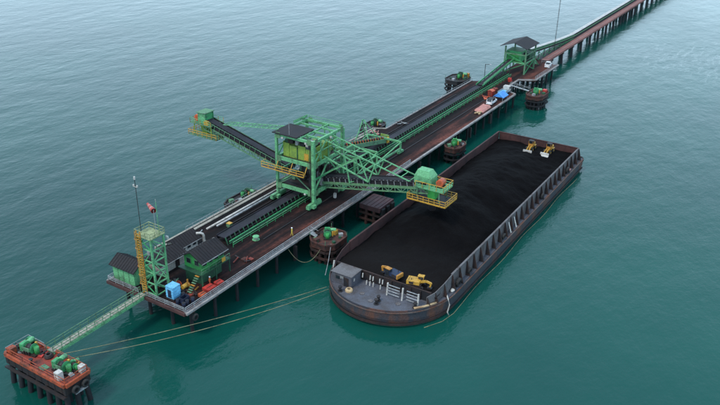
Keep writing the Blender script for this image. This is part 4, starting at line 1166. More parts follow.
# breasting dolphins beside and behind the jetty
def octo(cx, cy, rx, ry, n=10):
    return [(cx + rx * math.cos(2 * PI * i / n), cy + ry * math.sin(2 * PI * i / n)) for i in range(n)]
def dolphin(label, cx, cy, rx, ry, zt, topm, round_=True, piles=8, pm=PILERED, rim=True):
    t = thing('breasting_dolphin', label, 'dolphin', (cx, cy, 0), 'breasting dolphins')
    pts = [(cx + rx * a, cy + ry * b) for a, b in ((-1, -.55), (-.6, -1), (.6, -1), (1, -.55), (1, .55), (.6, 1), (-.6, 1), (-1, .55))] if round_ else [(cx - rx, cy - ry), (cx + rx, cy - ry), (cx + rx, cy + ry), (cx - rx, cy + ry)]
    prism('cap', topm, t, pts, zt - 1.1, zt)
    if rim:
        for a, b in zip(pts, pts[1:] + pts[:1]):
            bar('rim', topm, t, (*a, zt + 0.12), (*b, zt + 0.12), 0.3, 0.35)
    n = piles
    for i in range(n):
        a = 2 * PI * (i + .5) / n
        f = 0.82 if round_ else 0.95
        q = (math.cos(a) * rx * f, math.sin(a) * ry * f)
        cyl('pile', pm, t, (cx + q[0] * 1.1, cy + q[1] * 1.1, -3), (cx + q[0], cy + q[1], zt - 1.1), 0.75, 10)
    cyl('pile', PILE, t, (cx, cy, -3), (cx, cy, zt - 1.1), 0.9, 10)
    if round_:
        for h in (0.55, 2.0):
            for a, b in zip(pts, pts[1:] + pts[:1]): bar('waling', pm, t, (*a, h + .8), (*b, h + .8), 0.35, 0.4)
        rr = random.Random(int(cx * 10))
        for k in range(9):
            a = rr.uniform(0, 2 * PI); f = rr.uniform(.62, .86)
            q = (cx + math.cos(a) * rx * f, cy + math.sin(a) * ry * f, zt)
            kind = rr.choice(('bitt', 'locker', 'hook_base'))
            if kind == 'bitt':
                cyl('bitt', STEELDK, t, q, (q[0], q[1], zt + .7), .4, 8)
            else:
                sz = rr.uniform(.4, .9)
                box(kind, rr.choice((STEELDK, CAPRED, DULLGREEN, DGREEN, GALV)), t, (q[0], q[1], zt + sz * .4), (sz * 1.2, sz, sz * .8), Matrix.Rotation(a, 4, 'Z'))
        for k in range(5):
            q = pts[(k * 2) % len(pts)]
            bar('rail_post', DULLGREEN, t, (*q, zt + .2), (*q, zt + 1.2), .08)
    else:
        for k in range(5):
            bar('plate_rib', topm, t, (cx - rx + .3, cy - ry + .6 + k * (2 * ry - 1.2) / 4, zt + .05), (cx + rx - .3, cy - ry + .6 + k * (2 * ry - 1.2) / 4, zt + .05), .14, .12)
        for h in (1.2, 2.6):
            for a, b in zip(pts, pts[1:] + pts[:1]): bar('waling', pm, t, (*a, h), (*b, h), 0.3, 0.4)
        for k in range(3):
            box('fender_block', RUBBER, t, (cx - 2 + 2 * k, cy - ry - .25, zt - 1.5), (1.1, .5, 2.2))
    return t
DZ = 4.4
dolphin('eight-sided rusty breasting dolphin with a green winch beside the barge bow', 107.2, 73.6, 3.5, 3.0, DZ, CAPRED, True, 13)
winch('green mooring winch on the eight-sided dolphin beside the barge bow', (107.3, 73.9, DZ), R(35), GREEN, 0.9)
box_ = tag(box('chest', YELLOW, None, (109.0, 73.2, DZ + 0.5), (0.9, 0.8, 0.9)), 'yellow chest on the eight-sided dolphin beside the barge bow', 'chest')
dolphin('square dark red breasting dolphin with a bare plate top between jetty and barge', 126.6, 74.0, 3.0, 2.6, DZ + 0.2, mat('plum_plate', (0.075, 0.032, 0.034), (0.04, 0.022, 0.022), 0.7, 0.5), False, 8, PILERED, False)
dolphin('small breasting dolphin with a bright green winch near the middle of the barge', 167.6, 74.6, 3.2, 2.2, DZ, CAPRED, True, 6, PILE)
winch('bright green mooring winch on the small dolphin near the middle of the barge', (167.4, 74.8, DZ), R(20), BRIGHT, 0.9)
dolphin('breasting dolphin on dark piles ahead of the barge stern, reached by a footbridge', 224.0, 72.6, 4.6, 2.8, DZ, CAPRED, True, 14, PILE)
winch('green mooring winch on the dolphin reached by the footbridge', (223.2, 72.9, DZ), R(20), GREEN, 1.0)
tag(box('chest', RED, None, (226.0, 70.9, DZ + 0.55), (1.5, 1.2, 1.0)), 'red chest at the right end of the dolphin reached by the footbridge', 'chest')
dolphin('dark breasting dolphin standing in the sea behind the far part of the jetty', 224.0, 100.6, 4.6, 3.4, DZ + 0.2, STEELDK, True, 10, PILE)
winch('dark green mooring winch on the dolphin behind the far part of the jetty', (224.6, 100.2, DZ + .2), R(10), DGREEN, 1.1)
tag(box('chest', OCHRE, None, (227.2, 98.4, DZ + 0.9), (0.9, 0.9, 1.4)), 'ochre chest on the dolphin behind the far part of the jetty', 'chest')
dolphin('dark breasting dolphin half hidden behind the rear walkway left of the shiploader', 112.0, 100.2, 4.6, 1.8, DZ - 0.3, STEELDK, True, 8, PILE)
winch('dark green mooring winch behind the rear walkway left of the shiploader', (113.4, 100.2, DZ - .3), R(5), DGREEN, 0.9)
dolphin('dark breasting dolphin behind the jetty just right of the shiploader', 167.0, 99.6, 4.4, 2.6, DZ + 0.3, STEELDK, True, 8, PILE)
winch('dark green mooring winch behind the jetty just right of the shiploader', (167.8, 99.6, DZ + .3), R(5), DGREEN, 1.0)
fb = thing('footbridge', 'thin pale footbridge from the jetty to the dolphin ahead of the barge stern', 'footbridge', (224, 78, DZ))
bar('deck', GALV, fb, (224.5, 82.0, D + .1), (224.2, 75.4, DZ + .2), 1.0, 0.1)
for s in (-.5, .5):
    bar('handrail', GALV, fb, (224.5 + s, 82.0, D + 1.1), (224.2 + s, 75.4, DZ + 1.2), 0.07)
    for k in range(4):
        y = 82 - 2.2 * k
        bar('post', GALV, fb, (224.4 + s, y, D + .1 - .25 * k), (224.4 + s, y, D + 1.1 - .25 * k), 0.06)
fb = thing('footbridge', 'short pale gangplank from the jetty to the eight-sided dolphin beside the barge bow', 'footbridge', (106, 76.8, DZ))
bar('deck', GALV, fb, (105.6, 77.2, D + .1), (106, 75.6, DZ + .2), 1.0, 0.1)
for s in (-.5, .5): bar('handrail', GALV, fb, (105.6 + s, 77.2, D + 1), (106 + s, 75.6, DZ + 1.2), 0.07)
tag(tyre('tyre_fender', None, (72.6, YF - 0.5, 4.0), (0, 0.1, 0), 1.3), 'black tyre fender hanging at the near front corner of the jetty', 'tyre')

# ------------------------------------------------------------------ barge
bg_ = thing('coal_barge', 'large rusty dark flat-top barge full of coal moored beside the jetty', 'barge', (136, 56.3, 0))
BYC, BHW, BXS, BX0, BA = 56.3, 11.95, 180.6, 105.0, 13.6
def bow_outline(hw, a, xs, n=28):
    pts = [(xs, BYC - hw), (xs, BYC + hw)]
    for i in range(n + 1):
        t_ = PI * i / n
        pts.append((BX0 - a * math.sin(t_) ** 0.9, BYC + hw * math.cos(t_)))
    return pts
bm = bmesh.new()
levels = [(-1.2, BHW - 0.5, BA - 1.6, BXS - 2.2), (0.3, BHW - 0.12, BA - 0.45, BXS - 0.9), (1.6, BHW, BA, BXS), (3.2, BHW, BA + 0.1, BXS)]
rings = []
for z, hw, a, xs in levels:
    rings.append([bm.verts.new((x, y, z)) for x, y in bow_outline(hw, a, xs)])
for r0, r1 in zip(rings[:-1], rings[1:]):
    for i in range(len(r0)):
        j = (i + 1) % len(r0)
        bm.faces.new((r0[i], r0[j], r1[j], r1[i]))
bm.faces.new(rings[-1]); bm.faces.new(rings[0][::-1])
fin(bm, 'hull', HULL, bg_)
BZ = 3.2
prism('deck', BOWDECK, bg_, bow_outline(BHW - 0.15, BA - 0.1, BXS - 0.1), BZ + 0.003, BZ + 0.06)
# rubbing strake and bulwark
op = bow_outline(BHW + 0.08, BA + 0.12, BXS + 0.05)
op = op[1:] + op[:1]
for z, m_, w in ((BZ - 0.12, RIM, 0.16),):
    for a, b in zip(op, op[1:]):
        bar('rubbing_strake', m_, bg_, (*a, z), (*b, z), 0.2, w)
for a, b in zip(op, op[1:]):
    bar('boot_top', STAY, bg_, (a[0], a[1], .75), (b[0], b[1], .75), 0.1, 0.5)
for a, b in zip(op[1:-2], op[2:-1]):
    if a[0] < 101:
        bar('toe_rail', HULL, bg_, (a[0] + .15, a[1], BZ + 0.15), (b[0] + .15, b[1], BZ + 0.15), 0.12, 0.3)
# coaming: wall panels between stays
CT = 6.35
CY0, CY1, CXa, CXb = 45.5, 67.1, 99.6, 178.7
n = 24
xs = [CXa + 5.4 + (CXb - CXa - 5.4) * i / n for i in range(n + 1)]
for side, y, s in ((0, CY0, -1), (1, CY1, 1)):
    for a, b in zip(xs[:-1], xs[1:]):
        p_ = box('coaming_panel', COAMING if side == 0 else COAMIN, bg_, ((a + b) / 2, y + s * (0.06 + random.uniform(0, .05)), (BZ + CT) / 2), (b - a - 0.04, 0.12, CT - BZ), Matrix.Rotation(R(random.uniform(-.5, .5)), 4, 'Z') @ Matrix.Rotation(R(random.uniform(-.8, .8)), 4, 'X'))
        box('inner_plate', COAMIN, p_, ((a + b) / 2, y - s * 0.05, (BZ + CT) / 2), (b - a - 0.04, 0.08, CT - BZ - 0.1))
    for x in xs:
        poly_solid('coaming_stay', STAY, bg_, [(x - .09, y + s * .13, CT - 0.1), (x - .09, y + s * .13, BZ + .06), (x - .09, y + s * 1.12, BZ + .06), (x - .09, y + s * .3, CT - 0.15)], (0.18, 0, 0))
    bar('coaming_cap', COAMING if side == 0 else COAMIN, bg_, (xs[0], y + s * .05, CT + .06), (xs[-1], y + s * .05, CT + .06), 0.36, 0.14)
    # the coaming drops and turns in towards the bow
    for k, (xa, ya, za, xb, yb, zb) in enumerate(((xs[0], y, CT, 102.2, y - s * 0.1, 5.9), (102.2, y - s * 0.1, 5.9, 99.6, y - s * 0.5, 5.3), (99.6, y - s * 0.5, 5.3, 98.0, y - s * 1.3, 4.9))):
        poly_solid('coaming_panel', COAMING if side == 0 else COAMIN, bg_, [(xa, ya, BZ + .06), (xb, yb, BZ + .06), (xb, yb, zb), (xa, ya, za)], (0, s * 0.14, 0))
        poly_solid('coaming_stay', STAY, bg_, [(xb - .09, yb + s * .15, zb), (xb - .09, yb + s * .15, BZ + .06), (xb - .09, yb + s * 0.9, BZ + .06)], (0.18, 0, 0))
for i in range(7):
    y0 = CY0 + 0.2 + (CY1 - CY0 - 0.4) * i / 7; y1 = CY0 + 0.2 + (CY1 - CY0 - 0.4) * (i + 1) / 7
    box('coaming_panel', COAMIN, bg_, (CXb + 0.08, (y0 + y1) / 2, (BZ + CT) / 2), (0.16, y1 - y0 - 0.04, CT - BZ))
    poly_solid('coaming_stay', STAY, bg_, [(CXb + .18, y0, CT - .1), (CXb + .18, y0, BZ + .06), (CXb + 1.2, y0, BZ + .06)], (0, 0.16, 0))
bar('coaming_cap', COAMIN, bg_, (CXb + 0.08, CY0, CT + .06), (CXb + 0.08, CY1, CT + .06), 0.36, 0.14)
# bow bulkhead
nbk = 10
for i in range(nbk):
    y0 = CY0 + 1.0 + (CY1 - CY0 - 2.0) * i / nbk; y1 = CY0 + 1.0 + (CY1 - CY0 - 2.0) * (i + 1) / nbk
    zt_ = 5.1
    box('bulkhead_panel', STEELDK, bg_, (99.2, (y0 + y1) / 2, (BZ + zt_) / 2), (0.14, y1 - y0 - 0.05, zt_ - BZ))
    box('bulkhead_stiffener', STAY, bg_, (99.0, y0, (BZ + zt_) / 2), (0.3, 0.14, zt_ - BZ - 0.2))
bar('bulkhead_cap', STAY, bg_, (99.2, CY0 + 1, 5.16), (99.2, CY1 - 1, 5.16), 0.26, 0.12)
# little white stanchions against the dark bulkhead
for y, zz in ((60.6, 1), (60.0, 1), (58.4, 1), (57.8, 1), (58.9, 0), (58.2, 0), (57.5, 0), (56.4, 1), (55.8, 1), (56.0, 0)):
    bar('white_stanchion', WHITE, bg_, (98.3 if zz else 97.9, y, BZ + .95 * zz + .1), (98.4 if zz else 98.0, y, BZ + .95 * zz + .95), 0.17)
# gates of white posts with grey bars
GP = ((97.0, 54.1), (96.9, 51.0), (96.7, 47.8))
for x, y in GP: bar('gate_post', WHITE, bg_, (x, y, BZ), (x + .25, y, BZ + 2.5), 0.24)
for (ya, yb) in ((54.1, 51.6), (50.2, 47.8)):
    for k in range(4):
        f = 0.55 + 0.55 * k
        bar('gate_bar', GALV, bg_, (96.9 + .1 * f, ya, BZ + f), (96.9 + .1 * f, yb, BZ + f), 0.13)
bar('gate_post', WHITE, bg_, (98.2, 66.4, BZ), (98.6, 66.4, BZ + 2.4), 0.24)
# deckhouse at the left of the bow
dh = box('deckhouse', BOWDECK, bg_, (96.9, 62.6, BZ + 1.2), (3.2, 4.2, 2.3))
box('roof_plate', COAMING, dh, (96.9, 62.6, BZ + 2.4), (3.5, 4.5, 0.1))
box('door', STEELDK, dh, (95.27, 61.6, BZ + 1.0), (0.06, 1.0, 1.8))
box('window', GLASS, dh, (95.27, 63.4, BZ + 1.5), (0.06, 0.8, 0.6))
box('vent', GALV, dh, (95.24, 62.5, BZ + 1.75), (0.08, 0.7, 0.45))
box('vent', WHITE, dh, (96.2, 60.47, BZ + 1.4), (0.4, 0.08, 0.5))
for x, y in ((95.0, 58.0), (93.8, 55.5), (95.6, 51.0)):
    cyl('manhole', COAMING, bg_, (x, y, BZ + .06), (x, y, BZ + .16), 0.9, 14)
for i, (x, y, lab) in enumerate(((94.6, 54.4, 'black bollard with white top on the barge bow deck, farther of the pair'), (93.5, 54.2, 'black bollard with white top at the front edge of the barge bow deck'))):
    t = bollard(lab, (x, y, BZ + .06), STEELDK, 1.15, 'bollards on the barge bow')
    if i == 0: cyl('top', WHITE, t, (0, 0, 1.04), (0, 0, 1.12), 0.5, 12) if False else None
for x, y, lab in ((93.5, 61.7, 'dark bollard by the deckhouse at the left of the barge bow'), (96.2, 48.0, 'dark bollard at the right of the barge bow deck')):
    bollard(lab, (x, y, BZ + .06), STEELDK, 1.15, 'bollards on the barge bow')
coil = thing('rope_coil', 'coil of tan rope on the barge deck in front of the deckhouse', 'rope', (94.2, 61, BZ))
for k in range(2): tyre('turn', coil, (94.4, 60.4, BZ + 0.2 + 0.17 * k), (0, 0, .1), 1.4 - .2 * k, TAN)
tag(tube('timber_fender', TAN, None, [(95.8, 48.0, BZ + .2), (97.2, 46.7, BZ + .25), (99.4, 45.5, BZ + .25)], 0.22, 8, origin=(97.2, 46.7, BZ)), 'pale tan timber fender lashed along the right shoulder of the barge bow', 'fender')
tag(tube('rope', WHITE, None, [(102.3, 44.9, BZ + .5), (101.8, 44.4, BZ + .1), (101.9, 44.1, 2.2), (101.2, 44.1, 1.0), (101.6, 44.0, .2)], 0.12, 6, origin=(102, 44.5, BZ)), 'white rope end hanging over the right side of the barge bow', 'rope')
for i, (x, lab) in enumerate(((106.6, 'large black tyre on the barge side nearest the bow'), (111.5, 'black tyre on the barge side second from the bow'), (128, 'black tyre on the barge side below the middle of the coal'), (150.6, 'black tyre on the barge side two thirds of the way to the stern'), (168.5, 'large black tyre on the barge side nearest the stern'))):
    tag(tyre('tyre_fender', None, (x, CY0 - 0.75, BZ + (1.0 if i != 2 else .8)), (0, 0.3, 0.06), 1.7 if i in (0, 4) else 1.3), lab, 'tyre', 'tyres along the barge side')
tag(tyre('tyre_fender', None, (181.0, 45.2, 2.6), (0.3, 0, 0), 1.8), 'large black tyre on the right stern corner of the barge', 'tyre')
for i, (x, m_, lab) in enumerate(((104.6, WHITE, 'small white lump of rag on the barge side deck nearest the bow'), (131.5, WHITE, 'white board leaning against the barge coaming amidships'), (134.5, WHITE, 'narrow white board leaning on the coaming beyond the other board'), (170.8, PINK, 'pinkish sack on the side deck near the stern'))):
    if i in (1, 2):
        tag(bar('board', m_, None, (x, 44.5, BZ + .1), (x + .1, 45.3, BZ + 2.3), 0.35, 0.06), lab, 'board')
    else:
        bm = bmesh.new()
        bmesh.ops.create_icosphere(bm, subdivisions=2, radius=0.5, matrix=T((x, 44.9, BZ + .3)) @ Matrix.Diagonal((1.2, 0.7, 0.55, 1)))
        for v in bm.verts: v.co += Vector((random.uniform(-.06, .06), random.uniform(-.06, .06), random.uniform(-.05, .05)))
        tag(fin(bm, 'sack', m_, origin=(x, 44.9, BZ)), lab, 'sack')

# coal in the hold
from mathutils import noise
bm = bmesh.new()
NX, NY = 200, 56
gx0, gx1, gy0, gy1 = 99.3, CXb - 0.02, CY0 + 0.1, CY1 - 0.1
def coal_z(x, y):
    u = (x - gx0) / (gx1 - gx0); v = (y - gy0) / (gy1 - gy0)
    edge = min(y - gy0, gy1 - y, (gx1 - x) * 0.8)
    z = 4.75 + 0.7 * min(1, max(0, edge / 6.0)) - 0.5 * max(0, 1 - (gy1 - y) / 5)
    # windrows left by the loading spout as the ship is trimmed
    for cx, cy, r, h in ((124, 57, 12, 3.6), (135, 58, 11, 2.6), (146, 57.5, 11, 2.4), (157, 57, 10, 1.8), (164, 55.5, 7, 1.0), (141, 50.5, 7, 1.1), (128, 50.5, 6, 1.0), (152, 51, 6, .9)):
        d = math.hypot(x - cx, (y - cy) * 1.1)
        z += h * max(0, 1 - d / r) ** 1.0
    z += 0.5 * (noise.fractal(Vector((x * .09, y * .09, 3)), 1.0, 2.0, 5)) + 0.2 * noise.fractal(Vector((x * .6, y * .6, 1)), 1.0, 2.0, 3)
    b_ = max(0, 1 - (x - gx0) / 3.2)
    z = z * (1 - b_) + 4.3 * b_
    if edge < 0.8: z = min(z, 5.6)
    return z
vs = [[bm.verts.new((gx0 + (gx1 - gx0) * i / NX, gy0 + (gy1 - gy0) * j / NY, coal_z(gx0 + (gx1 - gx0) * i / NX, gy0 + (gy1 - gy0) * j / NY))) for j in range(NY + 1)] for i in range(NX + 1)]
for i in range(NX):
    for j in range(NY):
        bm.faces.new((vs[i][j], vs[i + 1][j], vs[i + 1][j + 1], vs[i][j + 1]))
o = fin(bm, 'coal', COAL, origin=(138, 56, BZ), smooth=True)
tag(o, 'black coal filling the open hold of the barge', 'coal', kind='stuff')

# ------------------------------------------------------------------ machines on the coal
def wheel_loader():
    t = thing('wheel_loader', 'x', 'wheel loader', (0, 0, 0), 'wheel loaders on the coal at the stern')
    for s in (-1, 1):
        for x in (-1.15, 1.25):
            w = cyl('wheel', RUBBER, t, (x, s * .62, .62), (x, s * 1.08, .62), 1.25, 14)
            cyl('rim', YELLOW, w, (x, s * 1.08, .62), (x, s * 1.1, .62), .6, 10)
        bar('lift_arm', YELLOW, t, (-0.7, s * .38, 1.5), (-2.3, s * .38, 1.1), .2, .3)
        bar('lift_arm', YELLOW, t, (-2.3, s * .38, 1.1), (-3.1, s * .38, .45), .2, .26)
        box('fender', YELLOW, t, (1.25, s * .82, 1.32), (1.3, .5, .1))
    box('front_frame', OCHRE, t, (-1.0, 0, .95), (1.2, .9, .7))
    box('rear_frame', YELLOW, t, (1.1, 0, 1.2), (2.0, 1.2, .8))
    poly_solid('engine_hood', YELLOW, t, [(.6, -.6, 1.6), (2.1, -.6, 1.6), (2.1, -.6, 2.0), (.6, -.6, 2.2)], (0, 1.2, 0))
    box('counterweight', STEELDK, t, (2.25, 0, 1.1), (.3, 1.5, .7))
    c = box('cab', OCHRE, t, (.05, 0, 1.75), (1.2, 1.3, .7))
    box('windscreen', GLASS, c, (.05, 0, 2.5), (1.15, 1.25, .8))
    box('roof', STEELDK, c, (.05, 0, 2.96), (1.4, 1.5, .12))
    for x in (-.52, .62):
        for y in (-.62, .62): bar('pillar', OCHRE, c, (x, y, 2.1), (x, y, 2.9), .1)
    cyl('exhaust', STEELDK, t, (1.3, .35, 2.1), (1.3, .35, 2.8), .14, 8)
    poly_solid('bucket', WHITE, t, [(-3.0, -1.3, .95), (-3.1, -1.3, .1), (-3.9, -1.3, .02), (-3.9, -1.3, .1), (-3.35, -1.3, .3), (-3.25, -1.3, .9)], (0, 2.6, 0))
    box('cutting_edge', GALV, t, (-3.92, 0, .08), (.12, 2.7, .08))
    return t
dz = wheel_loader()
z1, z2 = coal_z(173.3, 56.1), coal_z(174.0, 51.6)
dz['label'] = 'small yellow wheel loader with pale bucket near the barge stern, left of the two'
dz.matrix_basis = T((173.3, 56.1, z1 - .05)) @ Matrix.Rotation(R(2), 4, 'Z') @ Matrix.Scale(.86, 4)
copy_tree(dz, T((174.0, 51.6, z2 - .05)) @ Matrix.Rotation(R(-3), 4, 'Z') @ Matrix.Scale(.86, 4), 'small yellow wheel loader with pale bucket near the barge stern, right of the two')

def excavator(label, loc, rz, cabm, body, aim):
    t = thing('excavator', label, 'excavator', (0, 0, 0), 'excavators by the bow bulkhead')
    for s in (-1, 1):
        poly_solid('track', STEELDK, t, [(-1.8, s * 1.05 - .28, 0.4), (-1.5, s * 1.05 - .28, 0.02), (1.5, s * 1.05 - .28, 0.02), (1.8, s * 1.05 - .28, 0.4), (1.5, s * 1.05 - .28, 0.8), (-1.5, s * 1.05 - .28, 0.8)], (0, 0.56, 0))
    cyl('turntable', STEELDK, t, (0, 0, 0.7), (0, 0, 1.0), 1.6, 14)
    box('house', cabm if cabm is DRUMBLUE else body, t, (-0.6, 0, 1.45), (2.8, 2.4, 0.9))
    box('counterweight', body, t, (-2.15, 0, 1.4), (0.5, 2.3, 1.0))
    box('engine_grille', STEELDK, t, (-1.2, 1.21, 1.45), (1.1, .06, .6)); box('engine_grille', STEELDK, t, (-1.2, -1.21, 1.45), (1.1, .06, .6))
    cyl('exhaust', STEELDK, t, (-1.3, -.5, 1.8), (-1.3, -.5, 2.4), .16, 8)
    box('walk_deck', STEELDK, t, (-0.1, 0, 1.02), (2.6, 2.5, .1))
    c = box('cab', GLASS, t, (0.75, 0.75, 1.85), (1.4, 0.95, 1.6))
    for xx in (.08, 1.42):
        for yy in (.3, 1.2): bar('pillar', cabm, c, (xx, yy, 1.05), (xx, yy, 2.68), .12)
    box('windscreen', GLASS, c, (1.47, 0.75, 2.0), (0.06, 0.8, 1.1))
    box('side_window', GLASS, c, (0.75, 1.24, 2.1), (1.0, 0.06, 0.8))
    box('cab_roof', body, c, (0.75, 0.75, 2.72), (1.55, 1.1, 0.14))
    bar('boom', body, t, (0.7, -0.1, 1.5), (2.2, -0.1, 2.3 + aim), 0.42, 0.5)
    bar('boom', body, t, (2.2, -0.1, 2.3 + aim), (3.5, -0.1, 1.9 + aim), 0.4, 0.45)
    bar('stick', body, t, (3.5, -0.1, 2.0 + aim), (3.2, -0.1, 0.6), 0.32, 0.36)
    cyl('ram', GALV, t, (1.0, -0.1, 1.3), (2.0, -0.1, 1.9 + aim), 0.16, 8)
    poly_solid('bucket', STEELDK, t, [(3.2, -0.6, 0.7), (3.7, -0.6, 0.4), (3.5, -0.6, 0.1), (2.7, -0.6, 0.1), (2.6, -0.6, 0.5)], (0, 1.0, 0))
    t.matrix_basis = T(loc) @ Matrix.Rotation(rz, 4, 'Z') @ Matrix.Scale(0.74, 4)
    return t
excavator('dark blue excavator with an ochre arm behind the bow bulkhead, left of the yellow one', (100.5, 55.0, coal_z(100.5, 55.0) + .1), R(80), DRUMBLUE, OCHRE, -0.2)
excavator('bright yellow excavator behind the bow bulkhead with its arm folded to the right', (100.5, 50.0, coal_z(100.5, 50.0) + .1), R(-78), YELLOW, YELLOW, -0.3)

# ------------------------------------------------------------------ vehicles and stores on the far deck
def car(name, label, cat, loc, rz, paint, pickup, roofm):
    t = thing(name, label, cat, (0, 0, 0), 'white vehicles on the jetty')
    prof = [(-2.3, .35), (2.3, .35), (2.35, .8), (2.1, 1.0), (1.0, 1.08), (0.45, 1.1), (-2.3, 1.1)]
    poly_solid('body', paint, t, [(x, -.87, z) for x, z in prof], (0, 1.74, 0))
    if pickup: cab = [(1.0, 1.08), (0.35, 1.75), (-0.75, 1.78), (-1.0, 1.1)]
    else: cab = [(1.1, 1.08), (0.45, 1.75), (-1.9, 1.75), (-2.25, 1.1)]
    c = poly_solid('cabin', GLASS, t, [(x, -.78, z) for x, z in cab], (0, 1.56, 0))
    xa, xb = cab[1][0], cab[2][0]
    box('roof', roofm, c, ((xa + xb) / 2, 0, 1.79), (xa - xb, 1.5, 0.06))
    for s in (-1, 1):
        bar('pillar', paint, c, (cab[0][0], s * .79, 1.1), (cab[1][0], s * .79, 1.76), 0.09)
        bar('pillar', paint, c, (cab[3][0], s * .79, 1.1), (cab[2][0], s * .79, 1.76), 0.09)
        for x in (-1.4, 1.45):
            w = cyl('wheel', RUBBER, t, (x, s * .68, .36), (x, s * .9, .36), 0.72, 14)
            cyl('rim', GALV, w, (x, s * .905, .36), (x, s * .91, .36), 0.42, 10)
        box('headlight', GALV, t, (2.32, s * .6, .82), (0.06, .3, .16))
        box('tail_light', RED, t, (-2.31, s * .7, .85), (0.04, .2, .22))
    if pickup:
        box('bed', STEELDK, t, (-1.65, 0, 1.115), (1.15, 1.45, 0.02))
        for s in (-1, 1): box('bed_side', paint, t, (-1.65, s * .82, 1.25), (1.3, .09, .3))
        box('tailgate', paint, t, (-2.27, 0, 1.25), (.07, 1.55, .3))
    box('bumper', STEELDK, t, (2.38, 0, .5), (0.1, 1.7, .2))
    t.matrix_basis = T(loc) @ Matrix.Rotation(rz, 4, 'Z')
    return t
car('pickup_truck', 'white pickup truck parked on the side platform beyond the transfer tower', 'pickup', (253.8, 79.6, D), R(8), WHITECLEAN, True, WHITECLEAN)
car('parked_van', 'white car with dark glass parked at the jetty edge beside the pink tarpaulin', 'car', (203.4, 79.7, D), R(2), WHITECLEAN, False, STEELDK)
# blue tarpaulin tent
tn = thing('tarpaulin_tent', 'bright blue tarpaulin canopy at the front edge of the jetty by the white car', 'tent', (208.3, 79.4, D))
for s in (-1, 1):
    sheet('canopy', TARPBLUE, tn, [(206.4, 78.9, D + 2.5), (210.4, 78.9, D + 2.5), (210.6, 78.9 + s * 1.7, D + 1.3), (206.2, 78.9 + s * 1.7, D + 1.3)], 0.07)
for x in (206.5, 210.3):
    for y in (77.5, 80.4): bar('pole', GALV, tn, (x, y, D), (x, y, D + 1.4), 0.1)
    poly_solid('end_flap', TARPBLUE, tn, [(x, 77.5, D + 1.3), (x, 80.4, D + 1.3), (x, 78.9, D + 2.4)], (0.05, 0, 0))
# truck beyond the tent
tk2 = thing('flatbed_truck', 'small pale grey truck parked beyond the blue canopy', 'truck', (215.0, 80.6, D))
box('chassis', STEELDK, tk2, (213.8, 79.9, D + 0.75), (6.0, 1.5, 0.25))
c = box('cab', WHITE, tk2, (215.9, 79.9, D + 1.6), (1.6, 2.0, 1.6)); box('windscreen', GLASS, c, (216.72, 79.9, D + 1.9), (0.05, 1.7, 0.7)); box('side_window', GLASS, c, (216.0, 78.88, D + 1.9), (0.9, 0.05, 0.6))
box('load_bed', BLUE, tk2, (212.9, 79.9, D + 1.05), (4.0, 2.1, 0.3))
for s in (-1, 1): box('bed_side', GALV, tk2, (212.9, 79.9 + s * 1.06, D + 1.4), (4.0, .07, .5))
for x in (211.9, 215.8):
    for s in (-1, 1): cyl('wheel', RUBBER, tk2, (x, 79.9 + s * .7, D + .45), (x, 79.9 + s * 1.0, D + .45), .9, 14)
# pink tarpaulin over stacked goods
bm = bmesh.new()
g_ = [[bm.verts.new((193.8 + 6.6 * i / 12, 78.3 + 3.0 * j / 6, D + 0.03 + (0.55 + random.uniform(-.08, .12)) * (0 < i < 12 and 0 < j < 6))) for j in range(7)] for i in range(13)]
for i in range(12):
    for j in range(6): bm.faces.new((g_[i][j], g_[i + 1][j], g_[i + 1][j + 1], g_[i][j + 1]))
bot = [g_[i][0] for i in range(13)] + [g_[12][j] for j in range(1, 7)] + [g_[i][6] for i in range(11, -1, -1)] + [g_[0][j] for j in range(5, 0, -1)]
bm.faces.new(bot[::-1])
tag(fin(bm, 'tarpaulin', PINK, origin=(197.2, 79.8, D)), 'faded pink tarpaulin over stacked goods at the front edge of the jetty', 'tarpaulin')
t = thing('sack_pile', 'small pile of tan sacks at the near end of the pink tarpaulin', 'sacks', (192.2, 79.2, D))
for k in range(5):
    bm = bmesh.new()
    c_ = (191.7 + .8 * (k % 2), 78.5 + .6 * (k % 3), D + .25 + .28 * (k // 3))
    bmesh.ops.create_icosphere(bm, subdivisions=2, radius=.5, matrix=T(c_) @ Matrix.Diagonal((1.1, .7, .5, 1)))
    fin(bm, 'sack', TAN, t, smooth=True)
rk = thing('fire_cabinet', 'red fire equipment hut with pitched lid in the lane behind the white car', 'cabinet', (211, 83, D))
box('body', RED, rk, (210.6, 83.0, D + .8), (1.6, 1.4, 1.6)); box('door', REDDECK, rk, (209.78, 83.0, D + .8), (.05, 1.1, 1.3))
for s in (-1, 1): sheet('lid', ORANGE, rk, [(209.6, 83.0, D + 2.0), (211.6, 83.0, D + 2.0), (211.6, 83 + s * .9, D + 1.6), (209.6, 83 + s * .9, D + 1.6)], .06)
pallet_stack('rust red crate in the lane beside the red fire hut', 215.0, 83.6, REDDECK, 2, 1.3)
pallet_stack('red crate stack close to the transfer tower foot', 228.5, 83.9, RED, 2, 1.0)
lp_ = thing('lamp_post', 'thin grey lamp post beside the conveyor near the far dolphin', 'lamp post', (221.5, 90.1, D))
cyl('pole', STEELDK, lp_, (221.5, 90.1, D), (221.5, 90.1, D + 6.5), .2, 8); bar('arm', STEELDK, lp_, (221.5, 90.1, D + 6.4), (221.5, 88.6, D + 6.6), .12); box('lamp', GALV, lp_, (221.5, 88.4, D + 6.6), (.4, .7, .15))

